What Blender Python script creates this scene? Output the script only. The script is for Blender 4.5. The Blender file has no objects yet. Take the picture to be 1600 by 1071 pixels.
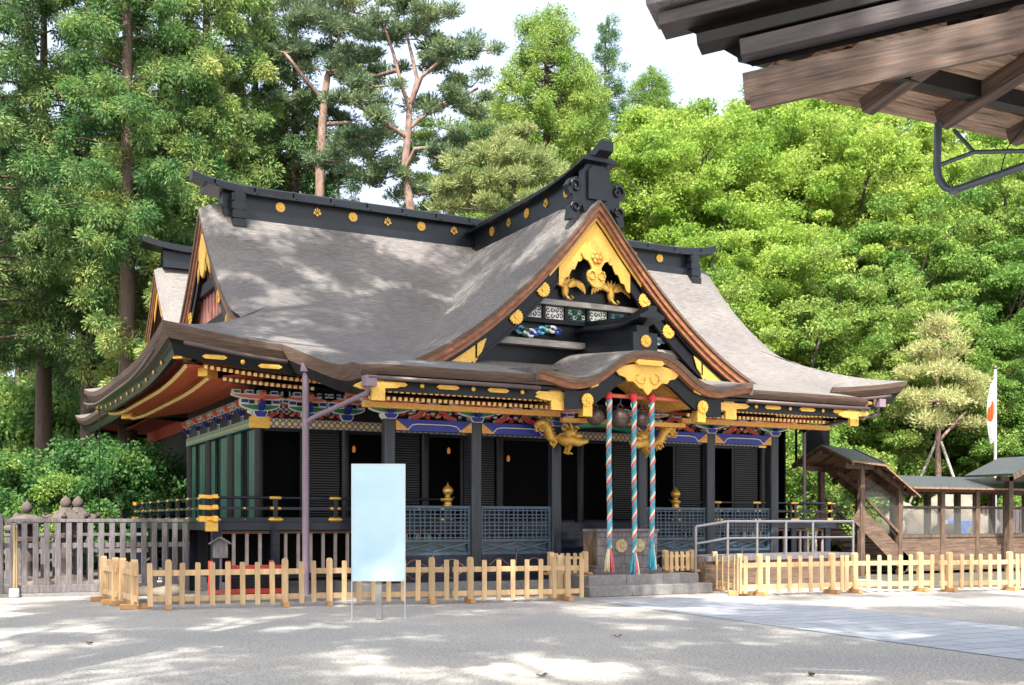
import bpy, bmesh, math, random
import numpy as np
from mathutils import Vector, Matrix
R = math.radians
S = bpy.context.scene
C = S.collection
random.seed(7)
rng = np.random.default_rng(7)

# ---------------------------------------------------------------- camera, world, sun, exposure
CAM = Vector((-14.70, -26.45, 1.70)); YAW = R(27.6); FPX = 1723.0; HOR = 815.0
cd = bpy.data.cameras.new('camera'); cam = bpy.data.objects.new('camera', cd); C.objects.link(cam)
cam.location = CAM; cam.rotation_euler = (R(90), 0, -YAW)
cd.sensor_width = 36; cd.lens = 36 * FPX / 1600; cd.shift_y = (HOR - 535.5) / 1600; cd.clip_end = 3000; cd.clip_start = .05
S.camera = cam
SUN = Vector((-.33, -.50, .80)).normalized()
w = bpy.data.worlds.new('World'); S.world = w; w.use_nodes = True
nt = w.node_tree; nt.nodes.clear()
sky = nt.nodes.new('ShaderNodeTexSky'); sky.sky_type = 'NISHITA'; sky.sun_disc = False
sky.sun_elevation = math.asin(SUN.z); sky.sun_rotation = math.atan2(SUN.x, SUN.y)
sky.air_density = 1.0; sky.dust_density = 6.0; sky.ozone_density = .8
bg = nt.nodes.new('ShaderNodeBackground'); bg.inputs[1].default_value = .15
wo = nt.nodes.new('ShaderNodeOutputWorld')
veil = nt.nodes.new('ShaderNodeMix'); veil.data_type = 'RGBA'; veil.inputs[0].default_value = .55; veil.inputs[7].default_value = (2.0, 2.06, 2.15, 1)   # thin bright cloud
nt.links.new(sky.outputs[0], veil.inputs[6]); nt.links.new(veil.outputs[2], bg.inputs[0]); nt.links.new(bg.outputs[0], wo.inputs[0])
sl = bpy.data.lights.new('sun', 'SUN'); sl.energy = 3.0; sl.angle = R(.53); sl.color = (1, .94, .84)
so = bpy.data.objects.new('sun', sl); C.objects.link(so); so.location = (0, 0, 60)
so.rotation_euler = SUN.to_track_quat('Z', 'Y').to_euler()
S.view_settings.view_transform = 'Standard'; S.view_settings.look = 'None'
S.view_settings.exposure = 2.0; S.view_settings.gamma = 1
S.cycles.max_bounces = 6; S.cycles.diffuse_bounces = 3; S.cycles.transmission_bounces = 4; S.cycles.transparent_max_bounces = 6

FW = Vector((math.sin(YAW), math.cos(YAW), 0)); RT = Vector((math.cos(YAW), -math.sin(YAW), 0))
def Q(px, py, d):                       # a point at photo position px, py and distance d
    return CAM + FW * d + RT * ((px - 800) / FPX * d) + Vector((0, 0, (HOR - py) / FPX * d))
def G(px, py):                          # a point on the ground
    return Q(px, py, CAM.z * FPX / (py - HOR)).xy
def UD(x, y):                           # sideways offset and distance from the camera
    v = Vector((x, y, 0)) - Vector((CAM.x, CAM.y, 0)); return v.dot(RT), v.dot(FW)

# ---------------------------------------------------------------- materials
def M(name, col, rough=.6, metal=0., var=.18, scale=5., bump=0., stretch=(1, 1, 1), col2=None, spec=.5, coat=0.):
    m = bpy.data.materials.new(name); m.use_nodes = True
    n = m.node_tree.nodes; l = m.node_tree.links; b = n['Principled BSDF']
    b.inputs['Roughness'].default_value = rough; b.inputs['Metallic'].default_value = metal
    b.inputs['Specular IOR Level'].default_value = spec; b.inputs['Coat Weight'].default_value = coat
    tc = n.new('ShaderNodeTexCoord'); mp = n.new('ShaderNodeMapping'); mp.inputs['Scale'].default_value = stretch
    l.new(tc.outputs['Object'], mp.inputs[0])
    no = n.new('ShaderNodeTexNoise'); no.inputs['Scale'].default_value = scale; no.inputs['Detail'].default_value = 6
    no.inputs['Roughness'].default_value = .65
    l.new(mp.outputs[0], no.inputs[0])
    cr = n.new('ShaderNodeValToRGB'); e = cr.color_ramp.elements
    c2 = col2 or tuple(min(1, c * (1 + var)) for c in col); c1 = tuple(c * (1 - var) for c in col)
    e[0].position = .3; e[0].color = (*c1, 1); e[1].position = .7; e[1].color = (*c2, 1)
    l.new(no.outputs[0], cr.inputs[0]); l.new(cr.outputs[0], b.inputs['Base Color'])
    if bump:
        bp = n.new('ShaderNodeBump'); bp.inputs['Strength'].default_value = bump; bp.inputs['Distance'].default_value = .02
        l.new(no.outputs[0], bp.inputs['Height']); l.new(bp.outputs[0], b.inputs['Normal'])
    m['_mp'] = 1
    return m
def nodes(m): return m.node_tree.nodes, m.node_tree.links, m.node_tree.nodes['Principled BSDF']

def leafmat(name, ca, cb, cc=None, trans=.4, scale=.5):
    m = bpy.data.materials.new(name); m.use_nodes = True
    n = m.node_tree.nodes; l = m.node_tree.links; n.clear()
    tc = n.new('ShaderNodeTexCoord'); no = n.new('ShaderNodeTexNoise'); no.inputs['Scale'].default_value = scale
    no.inputs['Detail'].default_value = 5; no.inputs['Roughness'].default_value = .75; l.new(tc.outputs['Object'], no.inputs[0])
    oi = n.new('ShaderNodeObjectInfo'); ad = n.new('ShaderNodeMath'); ad.operation = 'MULTIPLY_ADD'
    ad.inputs[1].default_value = .16; ad.inputs[2].default_value = -.08
    l.new(oi.outputs['Random'], ad.inputs[0])
    a2 = n.new('ShaderNodeMath'); l.new(no.outputs[0], a2.inputs[0]); l.new(ad.outputs[0], a2.inputs[1])
    cr = n.new('ShaderNodeValToRGB'); e = cr.color_ramp.elements
    e[0].position = .34; e[0].color = (*ca, 1); e[1].position = .66; e[1].color = (*(cc or cb), 1)
    if cc:
        k = e.new(.5); k.color = (*cb, 1)
    l.new(a2.outputs[0], cr.inputs[0])
    d = n.new('ShaderNodeBsdfPrincipled'); d.inputs['Roughness'].default_value = .55; d.inputs['Specular IOR Level'].default_value = .25
    t = n.new('ShaderNodeBsdfTranslucent')
    mx = n.new('ShaderNodeMixShader'); mx.inputs[0].default_value = trans
    l.new(cr.outputs[0], d.inputs['Base Color']); l.new(cr.outputs[0], t.inputs[0])
    o = n.new('ShaderNodeOutputMaterial'); l.new(d.outputs[0], mx.inputs[1]); l.new(t.outputs[0], mx.inputs[2]); l.new(mx.outputs[0], o.inputs[0])
    return m

m_lacq = M('black_lacquer', (.0035, .004, .006), .36, var=.4, scale=3, bump=.05, spec=.32, coat=.05)
m_dark = M('dark_timber', (.006, .0055, .006), .55, var=.4, spec=.3)
m_navy = M('blue_black_lacquer', (.007, .011, .024), .32, var=.5, scale=2.5, stretch=(1, 6, 6), spec=.4, coat=.12)
m_tile = M('dark_ridge_metal', (.0055, .008, .012), .34, metal=.0, var=.3, scale=4)
m_gold = M('gilt_metal', (.80, .47, .09), .36, metal=.55, var=.15, scale=14, bump=.25)
m_goldrel = M('gilt_relief', (.78, .47, .10), .4, metal=.45, var=.25, scale=34, bump=.9)
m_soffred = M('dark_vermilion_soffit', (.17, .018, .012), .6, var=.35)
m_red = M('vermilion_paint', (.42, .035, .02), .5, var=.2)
m_orange = M('orange_painted_beam', (.72, .27, .05), .5, var=.3, scale=16, col2=(.8, .45, .08))
m_rafend = M('pale_gilt_cap', (.95, .68, .26), .4, metal=.15, var=.08)
m_blue = M('ultramarine_paint', (.015, .03, .26), .45, var=.25)
m_green = M('green_paint', (.02, .20, .10), .5, var=.3)
m_teal = M('teal_panel_paint', (.012, .085, .06), .42, var=.6, scale=1.6)
m_sky = M('pale_blue_paint', (.12, .35, .5), .5)
m_white = M('white_paint', (.72, .70, .64), .6, var=.1)
m_coral = M('coral_paint', (.65, .16, .09), .5)
m_paper = M('paper_panel', (.55, .53, .49), .8, var=.08)
m_post = M('slate_lacquer_post', (.022, .027, .035), .35, var=.5, scale=2, stretch=(4, 4, .5), spec=.45)
m_lightwood = M('fresh_cedar_wood', (.54, .35, .17), .6, var=.16, scale=3, stretch=(4, 4, .5), col2=(.66, .47, .27))
_n, _l, _b = nodes(m_lightwood); _oi = _n.new('ShaderNodeObjectInfo'); _mr = _n.new('ShaderNodeMapRange'); _mr.inputs[3].default_value = .78; _mr.inputs[4].default_value = 1.12
_l.new(_oi.outputs['Random'], _mr.inputs[0]); _hs = _n.new('ShaderNodeHueSaturation'); _l.new(_mr.outputs[0], _hs.inputs['Value']); _l.new(_b.inputs['Base Color'].links[0].from_socket, _hs.inputs['Color']); _l.new(_hs.outputs[0], _b.inputs['Base Color'])
m_foot = M('orange_cedar_block', (.46, .26, .11), .65, var=.2, scale=4)
m_greywood = M('weathered_grey_wood', (.135, .122, .130), .85, var=.45, scale=5, stretch=(5, 5, .6), bump=.4)
m_brownwood = M('weathered_brown_wood', (.075, .045, .03), .75, var=.5, scale=4, stretch=(3, 3, .6), bump=.3, col2=(.18, .12, .085))
m_brownx = M('weathered_brown_boards', (.09, .052, .034), .75, var=.5, scale=4, stretch=(.5, 6, 6), bump=.3, col2=(.21, .14, .10))
m_lintel = M('worn_grey_beam', (.27, .25, .235), .75, var=.35, scale=4, stretch=(.6, 5, 5))
m_edge = M('bark_edge_layers', (.06, .036, .026), .85, var=.4, scale=6, stretch=(.4, .4, 18), bump=.5, col2=(.19, .125, .09))
m_barge = M('russet_barge', (.23, .08, .033), .6, var=.35, scale=5, stretch=(1, 1, 1.5), bump=.15, col2=(.34, .14, .065))
m_stone = M('grey_step_stone', (.20, .195, .195), .8, var=.22, scale=9, bump=.25)
m_lant = M('mossy_lantern_stone', (.09, .072, .066), .9, var=.4, scale=5, bump=.5)
m_rock = M('pale_boulder', (.20, .175, .14), .9, var=.35, scale=1.6, bump=.7)
m_pipe = M('mauve_downpipe', (.21, .155, .20), .45, var=.1)
m_gut = M('brown_gutter', (.085, .06, .055), .45, var=.15)
m_steel = M('brushed_rail_steel', (.26, .26, .28), .35, metal=.6, var=.08)
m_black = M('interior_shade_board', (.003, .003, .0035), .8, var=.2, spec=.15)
m_slat = M('lattice_slat', (.014, .015, .018), .4, var=.25)
m_lat = M('blue_grey_lattice', (.035, .065, .095), .4, var=.3, coat=.2)
m_bell = M('bronze_bell', (.14, .095, .085), .4, metal=.5, var=.3)
m_cyan = M('turquoise_cord', (.05, .31, .42), .8, var=.12)
m_cream = M('cream_cord', (.62, .57, .38), .8, var=.1)
m_pink = M('red_pink_cord', (.58, .10, .12), .8, var=.12)
m_board = M('pale_blue_sign_face', (.42, .64, .78), .3, var=.05, scale=1.2, col2=(.52, .72, .83))
m_alum = M('aluminium_trim', (.6, .62, .65), .35, metal=.7, var=.05)
m_postgrey = M('sign_post_grey', (.22, .23, .22), .6, var=.2)
m_copper = M('aged_copper_sheet', (.055, .066, .075), .45, metal=.2, var=.2)
m_trunk = M('cedar_bark', (.085, .06, .048), .95, var=.45, scale=4, stretch=(4, 4, .5), bump=.8)
m_pinebark = M('red_pine_bark', (.14, .09, .078), .9, var=.4, scale=3, stretch=(2, 2, .8), bump=.6, col2=(.33, .22, .18))
m_bark = M('grey_bark', (.075, .062, .05), .95, var=.4, scale=4, bump=.6)
m_flagw = M('white_flag_cloth', (.78, .78, .78), .8, var=.03)
m_flagr = M('red_flag_disc', (.72, .13, .03), .8, var=.05)
m_sheet = M('blue_tarpaulin', (.05, .13, .42), .5, var=.2)
m_porc = M('white_pot', (.7, .7, .72), .5, var=.05)
m_bamboo = M('bamboo_pole_skin', (.30, .22, .11), .5, var=.2)
m_glow = bpy.data.materials.new('lantern_glow'); m_glow.use_nodes = True
_n, _l, _b = nodes(m_glow); _b.inputs['Base Color'].default_value = (.5, .2, .05, 1); _b.inputs['Emission Color'].default_value = (1, .34, .06, 1); _b.inputs['Emission Strength'].default_value = .08
m_glass = bpy.data.materials.new('window_glass'); m_glass.use_nodes = True
_n, _l, _b = nodes(m_glass); _b.inputs['Base Color'].default_value = (.25, .26, .25, 1); _b.inputs['Roughness'].default_value = .04; _b.inputs['Alpha'].default_value = .14

def roofmat(name, stretch):
    m = M(name, (.075, .073, .08), .92, var=.4, scale=4.2, stretch=stretch, bump=.9, col2=(.245, .235, .225))
    n, l, b = nodes(m)
    tc = n.new('ShaderNodeTexCoord'); no = n.new('ShaderNodeTexNoise'); no.inputs['Scale'].default_value = .55; no.inputs['Detail'].default_value = 4
    l.new(tc.outputs['Object'], no.inputs[0])
    cr = n.new('ShaderNodeValToRGB'); cr.color_ramp.elements[0].position = .3; cr.color_ramp.elements[0].color = (.80, .78, .79, 1)
    cr.color_ramp.elements[1].position = .7; cr.color_ramp.elements[1].color = (1.1, 1.08, 1.06, 1); l.new(no.outputs[0], cr.inputs[0])
    mx = n.new('ShaderNodeMix'); mx.data_type = 'RGBA'; mx.blend_type = 'MULTIPLY'; mx.inputs[0].default_value = 1
    src = b.inputs['Base Color'].links[0].from_socket
    l.new(src, mx.inputs[6]); l.new(cr.outputs[0], mx.inputs[7]); l.new(mx.outputs[2], b.inputs['Base Color'])
    return m
m_roof = roofmat('bark_roof', (.9, 13, 15))
m_roofc = roofmat('bark_roof_gable', (13, 1., 15))

def dotmat(name, base, d1, d2, sc, rad=.16):
    m = M(name, base, .5, var=.2); n, l, b = nodes(m)
    tc = n.new('ShaderNodeTexCoord'); mp = n.new('ShaderNodeMapping'); mp.inputs['Scale'].default_value = (sc, sc, sc); l.new(tc.outputs['Object'], mp.inputs[0])
    sep = n.new('ShaderNodeSeparateXYZ'); l.new(mp.outputs[0], sep.inputs[0])
    ad = n.new('ShaderNodeMath'); l.new(sep.outputs[0], ad.inputs[0]); l.new(sep.outputs[1], ad.inputs[1])
    def cell(sock, off):
        a = n.new('ShaderNodeMath'); a.inputs[1].default_value = off; l.new(sock, a.inputs[0])
        f = n.new('ShaderNodeMath'); f.operation = 'FRACT'; l.new(a.outputs[0], f.inputs[0])
        s = n.new('ShaderNodeMath'); s.operation = 'SUBTRACT'; s.inputs[1].default_value = .5; l.new(f.outputs[0], s.inputs[0]); return s.outputs[0]
    last = b.inputs['Base Color'].links[0].from_socket
    for off, colr in ((0, d1), (.5, d2)):
        cx, cz = cell(ad.outputs[0], off), cell(sep.outputs[2], off)
        h = n.new('ShaderNodeMath'); h.operation = 'MULTIPLY'; l.new(cx, h.inputs[0]); l.new(cx, h.inputs[1])
        k = n.new('ShaderNodeMath'); k.operation = 'MULTIPLY_ADD'; l.new(cz, k.inputs[0]); l.new(cz, k.inputs[1]); l.new(h.outputs[0], k.inputs[2])
        lt = n.new('ShaderNodeMath'); lt.operation = 'LESS_THAN'; lt.inputs[1].default_value = rad ** 2 * (1 if off == 0 else .5); l.new(k.outputs[0], lt.inputs[0])
        mx = n.new('ShaderNodeMix'); mx.data_type = 'RGBA'; l.new(lt.outputs[0], mx.inputs[0]); l.new(last, mx.inputs[6]); mx.inputs[7].default_value = (*colr, 1)
        last = mx.outputs[2]
    l.new(last, b.inputs['Base Color']); return m
m_band = dotmat('patterned_tie_beam', (.16, .15, .17), (.8, .55, .15), (.55, .5, .4), 6.5, .3)
m_bandg = dotmat('green_patterned_beam', (.03, .15, .13), (.75, .55, .15), (.3, .45, .4), 7, .3)

# ground materials
m_gravel = M('pale_gravel', (.285, .275, .262), .95, var=.5, scale=30, bump=.9, col2=(.58, .565, .535))
_n, _l, _b = nodes(m_gravel)
_tc = _n.new('ShaderNodeTexCoord'); _v = _n.new('ShaderNodeTexNoise'); _v.inputs['Scale'].default_value = .35; _v.inputs['Detail'].default_value = 5; _l.new(_tc.outputs['Object'], _v.inputs[0])
_c = _n.new('ShaderNodeValToRGB'); _c.color_ramp.elements[0].position = .35; _c.color_ramp.elements[0].color = (.86, .87, .88, 1); _c.color_ramp.elements[1].position = .65; _c.color_ramp.elements[1].color = (1.06, 1.04, 1.0, 1); _l.new(_v.outputs[0], _c.inputs[0])
_mx = _n.new('ShaderNodeMix'); _mx.data_type = 'RGBA'; _mx.blend_type = 'MULTIPLY'; _mx.inputs[0].default_value = 1
_l.new(_b.inputs['Base Color'].links[0].from_socket, _mx.inputs[6]); _l.new(_c.outputs[0], _mx.inputs[7]); _l.new(_mx.outputs[2], _b.inputs['Base Color'])
m_path = M('paving_slabs', (.33, .355, .40), .8, var=.14, scale=6, bump=.15)
_n, _l, _b = nodes(m_path)
_tc = _n.new('ShaderNodeTexCoord'); _br = _n.new('ShaderNodeTexBrick'); _br.inputs['Scale'].default_value = 1
_br.inputs['Brick Width'].default_value = .95; _br.inputs['Row Height'].default_value = .48; _br.inputs['Mortar Size'].default_value = .02
_br.inputs['Color1'].default_value = (.335, .365, .41, 1); _br.inputs['Color2'].default_value = (.40, .425, .46, 1); _br.inputs['Mortar'].default_value = (.17, .17, .18, 1)
_l.new(_tc.outputs['Object'], _br.inputs[0])
_mx = _n.new('ShaderNodeMix'); _mx.data_type = 'RGBA'; _mx.blend_type = 'MIX'; _mx.inputs[0].default_value = .85
_l.new(_b.inputs['Base Color'].links[0].from_socket, _mx.inputs[6]); _l.new(_br.outputs[0], _mx.inputs[7]); _l.new(_mx.outputs[2], _b.inputs['Base Color'])
m_hill = M('woodland_floor', (.05, .062, .03), .95, var=.5, scale=1.2, bump=.6)

# leaves
L_cedar = leafmat('cedar_needles', (.05, .14, .045), (.15, .26, .075), (.37, .42, .13), .38, .55)
L_dark = leafmat('dark_cedar_needles', (.04, .105, .045), (.10, .19, .065), (.24, .31, .10), .32, .55)
L_pine = leafmat('pine_needles', (.065, .12, .07), (.155, .22, .11), (.32, .34, .15), .3, .7)
L_pale = leafmat('pale_pine_needles', (.17, .23, .08), (.30, .35, .14), (.42, .43, .2), .4, .9)
L_broad = leafmat('bright_broad_leaves', (.13, .255, .035), (.285, .42, .07), (.43, .52, .13), .5, .45)
L_mid = leafmat('mid_green_leaves', (.07, .17, .03), (.16, .28, .055), (.29, .38, .09), .42, .6)
L_young = leafmat('young_pine_needles', (.24, .28, .10), (.38, .41, .17), (.50, .50, .24), .4, .9)
L_shrub = leafmat('shrub_leaves', (.03, .10, .03), (.08, .19, .05), (.22, .32, .07), .40, .9)

# ---------------------------------------------------------------- mesh builder
class MB:
    def __init__(s): s.v = []; s.f = []; s.m = []; s.sm = []
    def add(s, V, F, m=0, smooth=False):
        o = len(s.v); s.v += [tuple(p) for p in V]
        for f in F: s.f.append(tuple(i + o for i in f)); s.m.append(m); s.sm.append(smooth)
    def box(s, x0, x1, y0, y1, z0, z1, m=0, X=None):
        V = [Vector((x, y, z)) for z in (z0, z1) for y in (y0, y1) for x in (x0, x1)]
        if X is not None: V = [X @ p for p in V]
        s.add(V, [(0, 2, 3, 1), (4, 5, 7, 6), (0, 1, 5, 4), (2, 6, 7, 3), (0, 4, 6, 2), (1, 3, 7, 5)], m)
    def cbox(s, c, sz, m=0, X=None):
        s.box(c[0] - sz[0] / 2, c[0] + sz[0] / 2, c[1] - sz[1] / 2, c[1] + sz[1] / 2, c[2] - sz[2] / 2, c[2] + sz[2] / 2, m, X)
    def beam(s, p, q, w, h, m=0, up=(0, 0, 1), off=0):
        p, q = Vector(p), Vector(q); d = (q - p).normalized(); u = Vector(up); a = d.cross(u).normalized(); u = a.cross(d)
        V = [pt + a * (i * w / 2) + u * (j * h / 2 + off) for pt in (p, q) for i, j in ((-1, -1), (1, -1), (1, 1), (-1, 1))]
        s.add(V, [(3, 2, 1, 0), (4, 5, 6, 7), (0, 1, 5, 4), (1, 2, 6, 5), (2, 3, 7, 6), (3, 0, 4, 7)], m)
    def tube(s, pts, r, n=8, m=0, flat=1., cap=True, smooth=True, up=(0, 0, 1)):
        pts = [Vector(p) for p in pts]; k = len(pts); rs = r if hasattr(r, '__len__') else [r] * k
        V = []
        for i, p in enumerate(pts):
            d = (pts[min(i + 1, k - 1)] - pts[max(i - 1, 0)]).normalized()
            u = Vector(up) if abs(d.dot(Vector(up))) < .95 else Vector((1, 0, 0))
            a = d.cross(u).normalized(); b = a.cross(d)
            for j in range(n):
                t = 2 * math.pi * j / n; V.append(p + (a * math.cos(t) + b * math.sin(t) * flat) * rs[i])
        F = [(i * n + j, i * n + (j + 1) % n, (i + 1) * n + (j + 1) % n, (i + 1) * n + j) for i in range(k - 1) for j in range(n)]
        s.add(V, F, m, smooth)
        if cap: s.add(V[:n], [tuple(range(n))[::-1]], m); s.add(V[-n:], [tuple(range(n))], m)
    def lathe(s, prof, c=(0, 0, 0), n=16, m=0, smooth=True, sx=1, sy=1):
        V = [(c[0] + r * math.cos(2 * math.pi * j / n) * sx, c[1] + r * math.sin(2 * math.pi * j / n) * sy, c[2] + z) for r, z in prof for j in range(n)]
        F = [(i * n + j, i * n + (j + 1) % n, (i + 1) * n + (j + 1) % n, (i + 1) * n + j) for i in range(len(prof) - 1) for j in range(n)]
        s.add(V, F, m, smooth)
        if prof[0][0] > 1e-4: s.add(V[:n], [tuple(range(n))[::-1]], m)
        if prof[-1][0] > 1e-4: s.add(V[-n:], [tuple(range(n))], m)
    def ball(s, c, r, n=10, m=0, sc=(1, 1, 1), X=None):
        k = max(4, n // 2)
        V = []
        for i in range(k + 1):
            for j in range(n):
                p = Vector((math.sin(math.pi * i / k) * math.cos(2 * math.pi * j / n) * sc[0], math.sin(math.pi * i / k) * math.sin(2 * math.pi * j / n) * sc[1], -math.cos(math.pi * i / k) * sc[2])) * r
                if X is not None: p = X @ p
                V.append(Vector(c) + p)
        s.add(V, [(i * n + j, i * n + (j + 1) % n, (i + 1) * n + (j + 1) % n, (i + 1) * n + j) for i in range(k) for j in range(n)], m, True)
    def prism(s, poly, fn, d0, d1, m=0):            # poly in (u,v), fn(u,v,d) -> point
        k = len(poly); V = [fn(u, v, d0) for u, v in poly] + [fn(u, v, d1) for u, v in poly]
        F = [tuple(range(k)), tuple(range(2 * k - 1, k - 1, -1))] + [(i, i + k, (i + 1) % k + k, (i + 1) % k) for i in range(k)]
        s.add(V, F, m)
    def strip(s, A, B, m=0, smooth=True):           # ruled sheet between two point rows
        k = len(A); s.add(list(A) + list(B), [(i, i + 1, k + i + 1, k + i) for i in range(k - 1)], m, smooth)
    def grid(s, rows, m=0, smooth=True, skip=None):
        k = len(rows[0]); V = [p for r in rows for p in r]; F = []
        for i in range(len(rows) - 1):
            for j in range(k - 1):
                f = (i * k + j, i * k + j + 1, (i + 1) * k + j + 1, (i + 1) * k + j)
                if skip and skip(sum((Vector(V[q]) for q in f), Vector()) / 4): continue
                F.append(f)
        s.add(V, F, m, smooth)
    def sweep(s, path, sec, m=0, up=(0, 0, 1), smooth=False):   # sec: (side, up) closed polygon
        path = [Vector(p) for p in path]; k = len(path); n = len(sec); V = []
        for i, p in enumerate(path):
            d = (path[min(i + 1, k - 1)] - path[max(i - 1, 0)]); a = d.cross(Vector(up)).normalized()
            for (q, z) in sec: V.append(p + a * q + Vector(up) * z)
        F = [(i * n + j, i * n + (j + 1) % n, (i + 1) * n + (j + 1) % n, (i + 1) * n + j) for i in range(k - 1) for j in range(n)]
        s.add(V, F, m, smooth); s.add(V[:n], [tuple(range(n))[::-1]], m); s.add(V[-n:], [tuple(range(n))], m)
    def build(s, name, mats, parent=None, bevel=0, loc=None):
        me = bpy.data.meshes.new(name)
        o0 = Vector(loc) if loc is not None else None
        V = s.v if o0 is None else [tuple(Vector(p) - o0) for p in s.v]
        me.from_pydata(V, [], s.f)
        for m in (mats if isinstance(mats, (list, tuple)) else [mats]): me.materials.append(m)
        me.polygons.foreach_set('material_index', s.m); me.polygons.foreach_set('use_smooth', s.sm)
        bm = bmesh.new(); bm.from_mesh(me); bmesh.ops.recalc_face_normals(bm, faces=bm.faces); bm.to_mesh(me); bm.free()
        me.update()
        o = bpy.data.objects.new(name, me); C.objects.link(o)
        if o0 is not None: o.location = o0
        if parent: o.parent = parent
        if bevel:
            b = o.modifiers.new('bevel', 'BEVEL'); b.width = bevel; b.segments = 1; b.limit_method = 'ANGLE'
        return o
    def split(s, name, mats, parent=None, key=lambda c: c.x > 0, bevel=0):
        B = {}
        for f, m, sm in zip(s.f, s.m, s.sm):
            c = sum((Vector(s.v[i]) for i in f), Vector()) / len(f); b = B.setdefault(key(c), MB()); b.add([s.v[i] for i in f], [tuple(range(len(f)))], m, sm)
        for b in B.values():
            o = b.build(name, mats, parent, bevel); bm = bmesh.new(); bm.from_mesh(o.data); bmesh.ops.remove_doubles(bm, verts=bm.verts, dist=1e-5); bmesh.ops.recalc_face_normals(bm, faces=bm.faces); bm.to_mesh(o.data); bm.free()
def thing(name, label, cat, loc=(0, 0, 0), rz=0, group=None):
    o = bpy.data.objects.new(name, None); C.objects.link(o); o.location = loc; o.rotation_euler = (0, 0, rz); o.empty_display_size = .2
    o['label'] = label; o['category'] = cat
    if group: o['group'] = group
    return o
def tag(o, label, cat, group=None):
    o['label'] = label; o['category'] = cat
    if group: o['group'] = group
    return o
def kind(o, k): o['kind'] = k; return o
def cp(o, parent, loc=None, rz=None):          # copy of one object with shared mesh
    c = o.copy(); C.objects.link(c); c.parent = parent
    if loc is not None: c.location = loc
    if rz is not None: c.rotation_euler = (0, 0, rz)
    return c
def dup(root, loc, rz=0, label=None, scale=None):
    r = root.copy(); C.objects.link(r); r.location = loc; r.rotation_euler = (0, 0, rz)
    if label: r['label'] = label
    if scale is not None: r.scale = scale
    for ch in root.children:
        c = cp(ch, r)
        for g in ch.children: cp(g, c)
    return r
def sstep(t): t = max(0., min(1., t)); return t * t * (3 - 2 * t)
def lin(a, b, n): return [a + (b - a) * i / (n - 1) for i in range(n)]
# ---------------------------------------------------------------- ground, path, hill
def hillz(x, y):
    u, d = UD(x, y)
    a = max(0., d - 46 - max(0, 6 - u) * 1.2) * .36 * sstep((u - 1) / 6)
    return min(a, 26)
g = MB(); xs = sorted(set([-900, -500, -250, -120] + list(np.arange(-70, 96, 4.)) + [140, 260, 500, 900])); ys = sorted(set([-900, -400, -150] + list(np.arange(-60, 120, 4.)) + [180, 300, 500, 900]))
g.grid([[(x, y, hillz(x, y)) for x in xs] for y in ys])
# far hill and flat court are two sheets
g = MB(); g.grid([[(x, y, -.004) for x in (-900, -60, 60, 900)] for y in (-900, -60, 60, 900)]); kind(g.build('gravel_ground', m_gravel), 'structure')
m_earth = M('shade_toned_earth', (.045, .045, .03), .95, var=.5, scale=3, bump=.5, col2=(.13, .12, .085))  # soil colour, darkened so that it also stands in for shade
e = MB(); e.add([(-60, 1.2, .004), (-9.6, .6, .004), (-9.6, 40, .004), (-60, 40, .004), (6.5, -3.4, .004), (6.5, -6.3, .004), (60, -15, .004), (60, 40, .004), (9.6, 40, .004), (9.6, -3.4, .004)], [(0, 1, 2, 3), (4, 5, 6, 7, 8, 9)]); e.add([(-9.6, 9, .004), (9.6, 9, .004), (9.6, 40, .004), (-9.6, 40, .004)], [(0, 1, 2, 3)]); kind(e.build('shade_toned_soil', m_earth), 'structure')  # soil sheets with shade painted into their dark colour
h = MB()
uu = lin(-2, 120, 40); dd = lin(44, 180, 46)
rows = []
for d in dd:
    r = []
    for u in uu:
        p = Vector((CAM.x, CAM.y, 0)) + FW * d + RT * u
        r.append((p.x, p.y, hillz(p.x, p.y) - .06 + .1 * (d > 46)))
    rows.append(r)
h.grid(rows); kind(h.build('wooded_hill', m_hill), 'structure')
p = MB(); A0, A1, B0, B1 = G(925, 939), G(1122, 931), G(1600, 1032), G(1600, 986)
dl = (B0 - A0).normalized() * 26; dr = (B1 - A1).normalized() * 26
p.add([(A0.x, A0.y, .004), (A1.x, A1.y, .004), (A1.x + dl.x, A1.y + dl.y, .004), (A0.x + dl.x, A0.y + dl.y, .004)], [(3, 2, 1, 0)])
po = kind(p.build('stone_path', m_path), 'structure')
# ---------------------------------------------------------------- roof maths
HX, GX, EZ, RX = 10.75, 8.6, 5.47, .22
class Roof:
    def __init__(s, cy, hx, hy, gx, ez, cx=0.): s.cx = cx; s.cy, s.hx, s.hy, s.gx, s.ez = cy, hx, hy, gx, ez; s.rz = s.prof(hy)
    def prof(s, d): return s.ez + .34 * d + .05 * d * d + .32 * (max(0, d) / s.hy) ** 6
    def lift(s, da, db):
        c, n = max(da, db), min(da, db)
        return .42 * max(0, 1 - c / 5.) ** 2.2 * max(0, 1 - n / 3.2)
    def front(s, x, d):                       # d: distance in from the front (or back) eave
        z = s.prof(d) + s.lift(d, s.hx - abs(x))
        t = (abs(x) - (s.gx - .75)) / .75
        if t > 0 and abs(x) <= s.gx: z -= .22 * t * t * sstep((d - (s.hx - s.gx)) / 1.2)
        return z
RF = Roof(4., HX, 6.8, GX, EZ, RX)
def yfront(rf, d, sg): return rf.cy + sg * (rf.hy - d)
RZ0 = RF.rz - .32
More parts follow.
